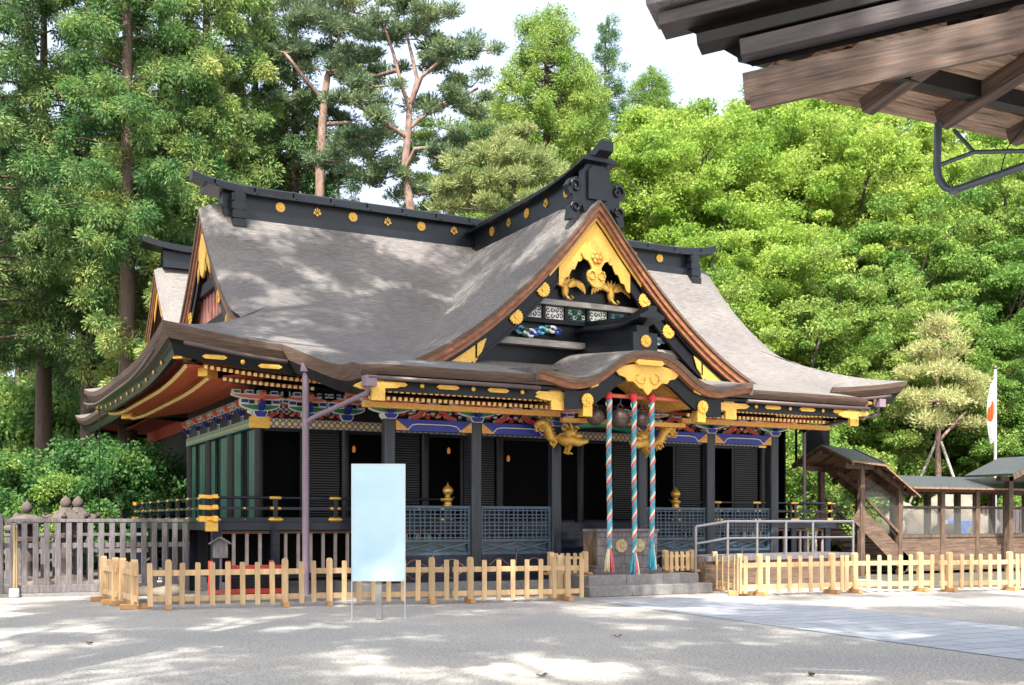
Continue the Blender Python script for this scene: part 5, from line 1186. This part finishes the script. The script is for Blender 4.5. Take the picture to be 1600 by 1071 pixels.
for k, (px, py, d, w_, h_, nm, mt) in enumerate(((1158, 80, 9.05, .16, .14, 'purlin', m_neardark), (1092, 70, 9.2, .22, .1, 'eave_layer', m_dark), (1034, 42, 9.4, .3, .11, 'eave_layer', m_neardark), (1019, 24, 9.45, .5, .05, 'shingle_edge', m_greywood))):
    p = Q(px, py, d); q = MB(); q.beam(p, p + pd * 6, w_, h_); q.build(nm, mt, eh, .006)
q = MB()      # dark underside between the layers
A_ = Q(1022, 20, 9.55); B_ = Q(1100, 66, 9.3); C_ = Q(1176, 112, 9.12)
q.strip([A_, A_ + pd * 6], [B_ + Vector((0, 0, .03)), B_ + Vector((0, 0, .03)) + pd * 6]); q.strip([B_ + Vector((0, 0, .03)), B_ + Vector((0, 0, .03)) + pd * 6], [C_ + Vector((0, 0, .04)), C_ + Vector((0, 0, .04)) + pd * 6]); q.build('verge_soffit', m_dark, eh)
E0 = Q(1196, 128, 9.25); 
m_soff = M('near_soffit_boards', (.08, .042, .026), .8, var=.7, scale=4, bump=.3, col2=(.42, .28, .20)); streak(m_soff, ed); m_soff2 = streak(M('near_soffit_pale', (.16, .10, .07), .8, var=.5, scale=4, bump=.3, col2=(.5, .36, .27)), ed); m_soff3 = streak(M('near_soffit_dark', (.06, .028, .016), .8, var=.6, scale=4, bump=.3, col2=(.26, .13, .08)), ed)
_M = np.array([list(rdv), list(ed)]).T; _c = np.linalg.lstsq(_M, np.array(list(pd)), rcond=None)[0]; KB = _c[1] / _c[0]; print('KB', KB)
q = MB(); L = 9
for k in range(13):       # boards laid along the eave, each on the rafters
    s_ = .02 + k * .34; st_ = max(-.2, s_ * KB - .05); p = E0 + rdv * s_ + ed * st_; q.beam(p + Vector((0, 0, .07 + .012 * (k % 2))), p + ed * (L - st_) + Vector((0, 0, .07 + .012 * (k % 2))), .36, .025, (k * 2) % 3, up=ed.cross(rdv) if ed.cross(rdv).z > 0 else -ed.cross(rdv))
q.build('soffit_boards', [m_soff, m_soff2, m_soff3], eh)
q = MB()
for k in range(40):
    p = E0 + ed * (.22 * k + .5) - rdv * .05; q.beam(p + Vector((0, 0, .10)), p + rdv * .5 + Vector((0, 0, .12)), .2, .03)
q.build('shingle_edge', M('red_brown_shingle', (.25, .09, .045), .8, var=.5, scale=3), eh)
m_nearraft = M('near_rafter_wood', (.03, .019, .016), .7, var=.55, scale=5, bump=.3, col2=(.15, .095, .07)); streak(m_nearraft, rdv)
for (px, py, d) in ((1352, 174, 10.0), (1470, 197, 10.5), (1580, 224, 11.2), (1700, 250, 11.9)):
    p = Q(px, py - 8, d); q = MB(); q.beam(p, p + rdv * 5, .15, .17); q.build('rafter', m_nearraft, eh, .006)
n_ = rdv.cross(ed); n_ = n_ if n_.z > 0 else -n_
q = MB(); a = E0 + n_ * .22 - rdv * .1 - ed * .15; V = [a, a + ed * L, a + ed * L + rdv * 4.4, a + rdv * 4.4 + ed * (4.4 * KB)]; q.add(V + [v + n_ * .12 for v in V], [(0, 1, 2, 3), (7, 6, 5, 4), (0, 4, 5, 1), (1, 5, 6, 2), (2, 6, 7, 3), (3, 7, 4, 0)]); q.build('roof', m_copper, eh)
for k in (.45, 1.15, 1.9, 2.9):
    p = E0 + rdv * k; q = MB(); q.beam(p + ed * (k * KB + .1), p + ed * L, .13, .15); q.build('crossbeam', m_dark, eh)
for s_ in (3.6, 7.2):
    p = E0 + ed * s_ + rdv * 1.6; q = MB(); q.box(p.x - .13, p.x + .13, p.y - .13, p.y + .13, 0, p.z); q.build('post', m_brownwood, eh)
m_pipe2 = M('blue_grey_pipe', (.07, .085, .11), .35, metal=.4, var=.2)
q = MB(); q.tube([Q(1466, 192, 10.4), Q(1464, 262, 10.4), Q(1467, 280, 10.4), Q(1476, 293, 10.38), Q(1490, 298, 10.35), Q(1610, 256, 10.0), Q(1760, 205, 9.6)], .035, 10); q.build('drain_pipe', m_pipe2, eh)
q = MB(); q.lathe([(.05, -.03), (.055, 0), (.05, .03)], tuple(Q(1491, 298, 10.35)), 10); q.tube([Q(1468, 258, 10.4), Q(1522, 238, 10.3), Q(1700, 234, 9.9)], .022, 8); q.tube([Q(1490, 203, 10.4), Q(1522, 238, 10.3)], .018, 8); q.build('pipe_bracket', m_pipe2, eh)
q = MB(); q.tube([Q(1600, 198, 10.4), Q(1575, 230, 10.3), Q(1568, 250, 10.3), Q(1563, 273, 10.2)], .006, 5); q.build('wire', m_dark, eh)
# ---------------------------------------------------------------- vegetation
def quadmesh(name, Cn, A, B, mat, parent=None):
    n = len(Cn); V = np.empty((n, 4, 3), np.float32)
    V[:, 0] = Cn - A; V[:, 1] = Cn + B; V[:, 2] = Cn + A; V[:, 3] = Cn - B
    me = bpy.data.meshes.new(name); me.vertices.add(4 * n); me.vertices.foreach_set('co', V.ravel())
    me.loops.add(4 * n); me.loops.foreach_set('vertex_index', np.arange(4 * n, dtype=np.int32))
    me.polygons.add(n); me.polygons.foreach_set('loop_start', np.arange(0, 4 * n, 4, dtype=np.int32)); me.polygons.foreach_set('loop_total', np.full(n, 4, np.int32))
    me.update(calc_edges=True); me.materials.append(mat)
    o = bpy.data.objects.new(name, me); C.objects.link(o)
    if parent: o.parent = parent
    return o
def unit(n):
    v = rng.normal(size=(n, 3)); return v / np.linalg.norm(v, axis=1, keepdims=True)
def clumps(cen, rad, n, size, asp=.45, outw=.5, grav=0., jit=.5, flat=1., up=0.):
    """leaf cards in soft ellipsoidal clumps: centres, half axes A, B"""
    cen = np.asarray(cen, float); rad = np.asarray(rad, float).reshape(len(cen), -1)
    if rad.shape[1] == 1: rad = np.repeat(rad, 3, 1) * np.array([1, 1, flat])
    k = len(cen); d = unit(k * n); r = rng.uniform(0, 1, (k * n, 1)) ** .6
    rr = np.repeat(rad, n, 0); P = np.repeat(cen, n, 0) + d * r * rr
    a = d * outw + unit(k * n) * jit + np.array([0, 0, -grav + up]); a /= np.linalg.norm(a, axis=1, keepdims=True)
    b = np.cross(a, unit(k * n)); b /= np.linalg.norm(b, axis=1, keepdims=True) + 1e-9
    s = size * rng.uniform(.6, 1.3, (k * n, 1))
    return P, a * s, b * s * asp
def trunkmb(pts, rs, n=9): b = MB(); b.tube(pts, rs, n); return b
def mk(name, label, cat, group): return thing(name, label, cat, (0, 0, 0), 0, group)
def cat3(L): return [np.concatenate([q[i] for q in L]) for i in range(3)]

def cedar(name, H, h0, Rm, nb, mat, seed, n_leaf=80, label='', group=None, pw=.75, size=.125, grav=.35):
    global rng; rng = np.random.default_rng(seed); r_ = random.Random(seed); t = mk(name, label, 'tree', group)
    tb = trunkmb([(.25 * math.sin(z * .2), .25 * math.cos(z * .17), z * H) for z in lin(0, .98, 10)], [.42 * (1 - z) + .05 for z in lin(0, .98, 10)])
    cen, rad = [], []
    for k in range(nb):
        f = (k + r_.random()) / nb; z = h0 + (H - h0) * f; L = Rm * (1 - f) ** pw * r_.uniform(.55, 1.15) + .35
        if r_.random() < .10 and f < .8: continue
        a = k * 2.4 + r_.uniform(-.5, .5); dz = r_.uniform(-.1, .25) * L - .10 * L
        p0 = Vector((0, 0, z)); p1 = Vector((math.cos(a) * L, math.sin(a) * L, z + dz))
        if L > 1: tb.tube([p0, p0.lerp(p1, .5) + Vector((0, 0, .1 * L)), p1], [.07, .045, .015], 4)
        m_ = max(1, int(L * 1.35))
        for j in range(m_):
            q = p0.lerp(p1, .3 + .7 * (j + 1) / m_) if m_ > 1 else p1
            cen.append((q.x + r_.uniform(-.35, .35), q.y + r_.uniform(-.35, .35), q.z + r_.uniform(-.3, .3))); s = r_.uniform(.42, .85); rad.append((s, s, s * .85))
    cen.append((0, 0, H)); rad.append((.25, .25, .7))
    tb.build('trunk', m_trunk, t)
    quadmesh('crown', *clumps(cen, rad, int(n_leaf * 4.4), size * .78, .3, .9, grav, .45), mat, t); return t
def broadleaf(name, H, Rx, mat, seed, nc=170, n_leaf=150, label='', group=None, size=.105, base=.22, barkm=None, flat=.55, lean=0.):
    global rng; rng = np.random.default_rng(seed); r_ = random.Random(seed); t = mk(name, label, 'tree', group); tb = MB()
    zt = H * base; tb.tube([(0, 0, 0), (.1 + lean * .3, 0, zt * .6), (lean * .6, .1, zt)], [.36, .28, .24], 9)
    cen, rad = [], []; lobes = []
    for k in range(11):
        a = k * 2.4; f = (k + .5) / 11; rr = Rx * .62 * math.sqrt(1 - (f * .8) ** 2) * r_.uniform(.75, 1.15); z = zt + (H - zt) * (.12 + .78 * f)
        lobes.append((Vector((math.cos(a) * rr + lean, math.sin(a) * rr, z)), Rx * r_.uniform(.36, .52)))
        c = lobes[-1][0]; m1 = Vector((c.x * .4, c.y * .4, zt + (z - zt) * .5)); tb.tube([(lean * .54, 0, zt * .9), m1, c], [.16, .10, .035], 6)
        for j in range(4):
            d = Vector((r_.uniform(-1, 1), r_.uniform(-1, 1), r_.uniform(-.2, 1))).normalized() * lobes[-1][1] * .9; tb.tube([m1.lerp(c, .6 + .1 * j), c + d * .5, c + d], [.05, .03, .01], 4)
    for k in range(nc):
        c, rl = lobes[k % len(lobes)]; d = Vector((r_.gauss(0, 1), r_.gauss(0, 1), r_.gauss(.15, .9))).normalized(); q = c + d * rl * r_.uniform(.45, 1.15)
        cen.append(tuple(q)); s = r_.uniform(.35, 1.0) * Rx / 4.8; rad.append((s, s, s * flat))
    tb.build('trunk', barkm or m_bark, t)
    quadmesh('crown', *clumps(cen, rad, int(n_leaf * 5), size * .8, .5, .4, 0, .8), mat, t); return t
def shrub(name, H, Rx, mat, seed, label='', group=None, nc=60, n_leaf=260, size=.08, cat='shrub'):
    global rng; rng = np.random.default_rng(seed); r_ = random.Random(seed); t = mk(name, label, cat, group); tb = MB(); cen, rad = [], []
    for k in range(nc):
        a = r_.uniform(0, 6.28); u = r_.random() ** .6; z = H * (.15 + .8 * r_.random()); rr = Rx * u * math.sqrt(max(.1, 1 - (z / H) ** 2.2))
        q = (rr * math.cos(a), rr * math.sin(a), z); cen.append(q); s = r_.uniform(.3, .6) * Rx / 2.2; rad.append((s, s, s * .75))
        if k < 14: tb.tube([(0, 0, 0), (q[0] * .5, q[1] * .5, z * .6), q], [.06, .04, .012], 5)
    tb.build('stem', m_bark, t); quadmesh('foliage', *clumps(cen, rad, n_leaf, size, .5, .4, 0, .8), mat, t); return t
def at(px, d, dz=0):
    p = Vector((CAM.x, CAM.y, 0)) + FW * d + RT * ((px - 800) / FPX * d); return Vector((p.x, p.y, hillz(p.x, p.y) + dz))
def put(root, px, d, label, sc=1., rz=None, first=False, sz=None):
    global PUTN; PUTN += 1
    loc = at(px, d, -.05); rz = PUTN * 1.7 if rz is None else rz; s = (sc, sc, sz or sc)
    if first: root.location = loc; root.rotation_euler = (0, 0, rz); root.scale = s; root['label'] = label; return root
    return dup(root, loc, rz, label, s)
PUTN = 0
G1 = 'tall cedars behind the left of the shrine'
cA = cedar('cedar_tree', 32, 7, 4.2, 150, L_cedar, 1, 85, '', G1)
cB = cedar('cedar_tree', 34, 12, 3.6, 105, L_cedar, 2, 85, '', G1)
cC = cedar('cedar_tree', 33, 9, 3.4, 110, L_dark, 3, 80, '', G1)
put(cA, 262, 49, 'tall yellow-green cedar directly behind the left ridge tip', 1, None, True)
put(cB, 196, 47, 'tall cedar with a thick dark bare trunk left of the shrine gable', 1, None, True)
put(cC, 60, 52, 'tall dark cedar near the left edge with sky showing through', 1, None, True)
put(cB, 143, 51, 'tall cedar with a thin straight trunk between two denser cedars at left', .95)
put(cA, 330, 51, 'broad cedar with sunlit yellow tips above the left half of the main ridge', 1.05)
put(cC, 455, 55, 'dark cedar just left of the red-trunked pines', .95)
put(cA, 395, 56, 'cedar standing between the broad sunlit cedar and the dark one', 1.0)
put(cC, -10, 47, 'cedar cut by the left edge of the photo', 1.0)
put(cC, 530, 66, 'dark cedar behind the left red-trunked pine', .74); put(cC, 595, 76, 'dark cedar low behind the S-shaped pine', .66)
put(cC, 425, 70, 'distant cedar filling the gap above the main ridge', .8)
put(cA, -70, 60, 'cedar just outside the left edge of the photo', 1.0)
put(cA, 30, 72, 'distant low-branched cedar near the left edge', .9); put(cA, 118, 78, 'distant low-branched cedar in the gap at left', .9); put(cA, 195, 82, 'most distant low-branched cedar left of the gable', .9)
# pointed cedars in the middle and right
G2 = 'pointed cedars against the sky'
cP = cedar('pointed_cedar', 30, 3, 7.2, 320, L_mid, 5, 60, '', G2, .6, .125, .2)
put(cP, 857, 66, 'tall pointed cedar above the front gable ridge, highest against the sky', 1.05, None, True)
put(cP, 772, 68, 'slimmer pointed cedar left of the tallest one', .92)
put(cP, 905, 74, 'lower pointed cedar just right of the tallest one', .86)
put(cC, 950, 80, 'bluish narrow cedar in the notch right of the pointed cedars', .78)
put(cP, 1018, 82, 'rounded conifer standing alone against the sky right of the gable', .74, 1)
put(cP, 1110, 88, 'small conifer top peeping over the bright green trees', .62, 2)
put(cA, 490, 74, 'distant cedar filling the gap between the two red-trunked pines', .78); put(cC, 665, 80, 'distant dark cedar low behind the dark pine foliage', .62)
# red pines
def pine(label, d, px0, trunk, limbs, pads, name='red_pine', mat=L_pine, seed=1, r0=.34, barkm=None, n=380, psz=.12):
    global rng; rng = np.random.default_rng(seed); s = d / FPX; c = at(px0, d); t = thing(name, label, 'tree', c); t.rotation_euler = (0, 0, -YAW)
    r_ = random.Random(seed)
    def L(px, py, dy=0): return Vector(((px - px0) * s, dy, (HOR - py) * s + CAM.z - c.z))
    tb = MB(); P = [L(*p) for p in trunk]; P = [Vector((P[0].x, P[0].y, 0))] + P; tb.tube(P, [r0 * (1 - .55 * i / len(P)) for i in range(len(P))], 10)
    for lm in limbs: Q_ = [L(*p) for p in lm]; tb.tube(Q_, [r0 * .38 * (1 - .8 * i / len(Q_)) + .02 for i in range(len(Q_))], 7)
    cen, rad = [], []
    for (px, py, dy, w_, h_) in pads:
        c0 = L(px, py, dy); W_ = w_ * s; Hh = h_ * s
        for k in range(max(4, int(w_ / 7))):
            a = r_.uniform(0, 6.28); u = math.sqrt(r_.random()); q = c0 + Vector((math.cos(a) * u * W_, math.sin(a) * u * W_ * .8, r_.uniform(-.6, .6) * Hh - .15 * u * Hh)); cen.append(tuple(q)); z = r_.uniform(.45, .8); rad.append((z, z, z * .5))
            if k < 5: tb.tube([c0 - Vector((0, 0, Hh * .5)), q], [.04, .012], 4)
    tb.build('trunk', barkm or m_pinebark, t); quadmesh('crown', *clumps(cen, rad, n, psz, .22, .8, 0, .5, 1, .35), mat, t); return t
pine('red-trunked pine with an S-shaped forked trunk behind the main ridge', 50, 640,
     [(650, 420), (640, 318), (632, 260), (638, 205), (640, 165)],
     [[(640, 170), (628, 135), (615, 85), (600, 40)], [(641, 165), (652, 125), (643, 85), (636, 55)], [(640, 200, 0), (665, 172, .5), (700, 150, 1), (745, 118, 1.5)], [(641, 165), (660, 128, -.5), (690, 110, -1)], [(636, 215), (590, 195, -1), (545, 170, -1.5)], [(634, 265), (650, 240, -.6), (690, 240, -1)], [(620, 110), (585, 105, 1), (550, 95, 1.5)]],
     [(600, 40, 0, 48, 20), (650, 45, .5, 52, 18), (700, 60, 1, 46, 14), (748, 52, 1.5, 32, 14), (690, 95, -1, 44, 14), (735, 110, 1.5, 42, 12), (560, 60, 1, 36, 14), (545, 100, 1.5, 40, 10), (590, 145, -1, 40, 9), (545, 172, -1.5, 34, 9), (655, 150, 1, 26, 7), (740, 145, 1.5, 40, 10), (600, 195, -1, 34, 8), (690, 205, 1, 38, 12), (660, 95, .2, 36, 10), (630, 5, .3, 46, 16), (675, 25, -.6, 46, 16), (560, 25, -.8, 50, 18), (700, 165, -.8, 40, 12), (560, 200, .8, 46, 14), (530, 240, .4, 46, 18), (600, 265, .6, 50, 16), (650, 285, 1.2, 50, 14), (710, 245, -1, 40, 14), (600, 235, 1, 40, 10)], seed=21, r0=.24)
pine('red-trunked pine left of the S-shaped one, forking below the top of the photo', 53, 505,
     [(500, 420), (500, 260), (504, 190), (508, 145), (512, 118)],
     [[(510, 125), (525, 100), (530, 50), (528, -20)], [(512, 118), (519, 85), (515, 40), (520, -20)], [(506, 160), (470, 120, -1), (450, 95, -1)], [(512, 118), (555, 85, 1), (590, 80, 1)], [(504, 195), (540, 180, 1), (575, 200, 1)]],
     [(500, 10, .6, 70, 26), (540, 45, -.6, 46, 18), (480, 75, .5, 50, 16), (520, 115, -.8, 44, 14), (450, 160, -.6, 40, 16), (540, 265, .5, 50, 18), (480, 245, .8, 46, 18), (520, -15, 0, 60, 22), (560, 30, 1, 40, 16), (480, 40, -1, 40, 16), (455, 90, -1, 36, 14), (560, 85, 1, 40, 12), (590, 100, 1, 34, 10), (470, 135, 1, 34, 12), (560, 140, 1, 40, 12), (575, 200, 1, 40, 12), (540, 225, .5, 44, 14), (470, 190, 1, 34, 14), (520, 165, 1.5, 40, 10)], seed=22, r0=.27)
pine('soft pale green pine above the middle of the ridge', 47, 800, [(800, 520), (800, 300), (803, 215)], [[(800, 350), (740, 300)], [(800, 330), (860, 290)]],
     [(803, 208, 0, 24, 12), (780, 235, -.4, 36, 14), (830, 232, .4, 34, 14), (750, 262, -.8, 40, 15), (805, 260, -1, 44, 15), (862, 262, .6, 38, 14), (725, 295, -1, 44, 16), (785, 298, -1.4, 50, 16), (850, 292, -.8, 46, 16), (740, 330, -1, 60, 16), (830, 330, -1, 60, 16)], 'pale_pine', L_pale, 23, .25, m_bark, 400)
pine('dark pine foliage between the S-shaped pine and the pale pine', 56, 700, [(700, 500), (705, 330), (700, 240)], [[(702, 330), (660, 290)]],
     [(700, 195, 0, 40, 16), (740, 215, 1, 44, 16), (680, 240, 0, 44, 16), (720, 262, 1, 50, 16), (760, 190, 1, 36, 16), (670, 285, 0, 40, 18), (770, 250, 1, 40, 18), (660, 210, 0, 30, 14), (690, 318, 0, 60, 18)], 'dark_pine', L_dark, 24, .25, m_bark, 380)
sp_ = pine('pale green young pine propped with poles right of the shrine', 44, 1465, [(1466, 748), (1465, 690), (1467, 650), (1464, 600), (1466, 540)], [[(1466, 690), (1500, 660, .5), (1520, 640, .6)], [(1466, 650), (1430, 630, -.5), (1410, 620, -.6)]],
     [(1470, 520, 0, 26, 14), (1440, 545, 0, 30, 14), (1495, 548, .3, 30, 14), (1420, 580, -.5, 34, 14), (1470, 578, -.6, 40, 16), (1520, 585, .6, 34, 14), (1405, 618, -.6, 34, 14), (1455, 622, -.8, 44, 14), (1510, 625, .6, 40, 14), (1425, 652, -.4, 40, 12), (1495, 655, .6, 44, 14), (1460, 500, 0, 18, 14), (1535, 610, .3, 24, 12)], 'propped_pine', L_young, 25, .13, m_pinebark, 330, .085)
for (a, b_, lab) in (((1436, 752, 44.2), (1463, 690, 44), 'thin pale prop pole leaning on the left of the young pine'), ((1492, 752, 43.6), (1470, 690, 43.9), 'thin prop pole leaning on the right of the young pine')):
    q = MB(); p0, p1 = Q(*a), Q(*b_); dd_ = (p1 - p0).normalized(); p0 = p0 - dd_ * ((p0.z - 0) / dd_.z); q.tube([p0, p1], .06, 8); o = q.build('prop_pole', m_lintel, None, loc=(p0.x, p0.y, 0)); tag(o, lab, 'prop pole', 'prop poles')
# bright broadleaf hillside
G3 = 'bright broadleaf trees on the hillside at right'
bA = broadleaf('broadleaf_tree', 15, 6.2, L_broad, 31, 380, 120, '', G3)
bB = broadleaf('broadleaf_tree', 14, 5.4, L_broad, 32, 330, 120, '', G3)
bC = broadleaf('broadleaf_tree', 12, 4.8, L_mid, 33, 290, 120, '', G3)
W_ = [(bA, 1150, 62, 1.25, 'largest bright yellow-green tree, crown just below the near eave tip', True), (bB, 1045, 58, 1.15, 'bright tree immediately right of the front gable peak', True), (bC, 1235, 48, .95, 'mid-green tree rising above the right end of the shrine ridge', True),
      (bA, 1010, 68, 1.15, 'bright tree behind the one next to the gable peak', 0), (bB, 1250, 66, 1.3, 'bright tree directly under the near eave boards', 0), (bA, 1330, 60, 1.15, 'bright tree left of the hanging drain pipe', 0),
      (bB, 1140, 50, .95, 'lower bright tree beyond the right roof slope', 0), (bC, 1385, 54, 1.15, 'mid-green tree below the drain pipe bend', 0), (bB, 1430, 64, 1.3, 'bright tree seen through the drain pipe loop', 0), (bC, 1520, 58, 1.2, 'mid-green tree right of the drain pipe', 0),
      (bA, 1600, 66, 1.2, 'bright tree at the right edge under the near eave', 0), (bC, 1610, 52, 1.0, 'mid-green tree low at the right edge above the little gate', 0), (bA, 1310, 74, 1.35, 'bright crown highest under the eave, behind the others', 0), (bB, 1500, 76, 1.4, 'distant bright crown at upper right', 0),
      (bC, 1330, 46.5, .72, 'small mid-green tree just beyond the right eave corner', 0), (bB, 1200, 72, 1.25, 'bright crown behind the largest yellow-green tree', 0), (bC, 1440, 48.5, .85, 'mid-green tree behind the propped pine', 0), (bA, 1080, 76, 1.2, 'distant bright crown below the small conifer top', 0), (bC, 965, 60, .8, 'mid-green tree showing in the notch left of the bright trees', 0), (bC, 1550, 48, .8, 'mid-green tree behind the flag', 0)]
for (rt_, px, d, sc, lab, f) in W_: put(rt_, px, d, lab, sc, None, bool(f))
# shrubs
G4 = 'green shrubs left of the shrine'
sA = shrub('shrub', 4.2, 2.6, L_shrub, 41, '', G4, 80); sB = shrub('shrub', 3.6, 2.2, L_mid, 42, '', G4, 70)
put(sA, 205, 39, 'dense dark-green shrub right behind the left veranda corner', 1.05, None, True); put(sB, 95, 38, 'brighter green shrub behind the pair of stone lanterns', .9, None, True)
put(sA, 20, 39, 'dense shrub behind the leftmost lantern', 1.0); put(sA, 150, 42, 'taller dense shrub between the lanterns and the veranda', 1.15); put(sB, 250, 43, 'light shrub seen under the left eave', 1.1); put(sA, -50, 42, 'shrub at the left edge of the photo', 1.0); put(sB, 55, 44, 'shrub filling the gap behind the two left shrubs', 1.1)
put(sA, 70, 58, 'tall dark thicket under the far left cedars', 2.1); put(sA, 190, 62, 'tall dark thicket under the thick-trunked cedar', 2.0); put(sA, -40, 60, 'tall dark thicket at the left edge', 2.2)
G5 = 'shrubs beyond the covered stair'
sC = shrub('leafy_shrub', 5.2, 3.0, L_mid, 43, '', G5, 90)
put(sC, 1255, 42, 'leafy shrub between the porch and the covered stair', 1.0, None, True); put(sC, 1335, 46, 'leafy shrub behind the covered stair roof', .95); put(sC, 1410, 46, 'leafy shrub behind the joint of stair and corridor', .9); put(sC, 1560, 47, 'leafy shrub behind the flag pole foot', .9); put(sC, 1500, 50, 'leafy shrub behind the propped pine trunk', 1.0); put(sC, 1640, 46, 'leafy shrub at the right edge beyond the little gate', .9); put(sC, 1225, 47, 'leafy shrub seen past the last porch post', 1.0)
# distant wood as one mass
rng = np.random.default_rng(77); cen = []
for k in range(1000):
    px = rng.uniform(-1700, 2100); d = rng.uniform(92, 104); p = at(px, d); top = 9 if px < 950 else 13
    cen.append((p.x, p.y, p.z + rng.uniform(.5, top)))
kind(quadmesh('far_wood', *clumps(cen, np.full((len(cen), 1), 2.4), 90, .55, .5, .3, 0, .8), L_mid), 'stuff')
# undergrowth on the hillside
cen = []
for k in range(700):
    px = rng.uniform(1000, 1800); d = rng.uniform(46, 84); p = at(px, d); cen.append((p.x, p.y, p.z + rng.uniform(.2, 1.6)))
kind(quadmesh('hillside_undergrowth', *clumps(cen, np.full((len(cen), 1), 1.2), 90, .24, .5, .3, 0, .8), L_mid), 'stuff')
# trees left of and behind the viewpoint: they throw the dappled shade
SHADE = [(-19.0, -11.2, 1.0, 0, 'tall leaning tree just left of the forecourt'), (-18.2, -18.2, 1.0, .35, 'tall leaning tree left of the view, nearer the viewpoint'), (-25.5, -28, 1.0, .8, 'tall leaning tree behind and left of the viewpoint'), (-17.5, -33.6, .95, 1.2, 'tall leaning tree right behind the viewpoint'), (-27.8, -25.6, 1.0, 2.0, 'tall leaning tree farthest left of the viewpoint'), (-10.5, -35.3, .95, 1.0, 'tall leaning tree behind and right of the viewpoint')]
G6 = 'tall trees round the forecourt outside the photo'
sh = broadleaf('forecourt_tree', 33, 7.4, L_mid, 51, 100, 80, '', G6, .155, .55, flat=.5, lean=6.2)
for i, (x, y, sc, rz, lab) in enumerate(SHADE):
    if i == 0: sh.location = (x, y, -.05); sh.scale = (sc,) * 3; sh['label'] = lab
    else: dup(sh, (x, y, -.05), rz, lab, (sc,) * 3)
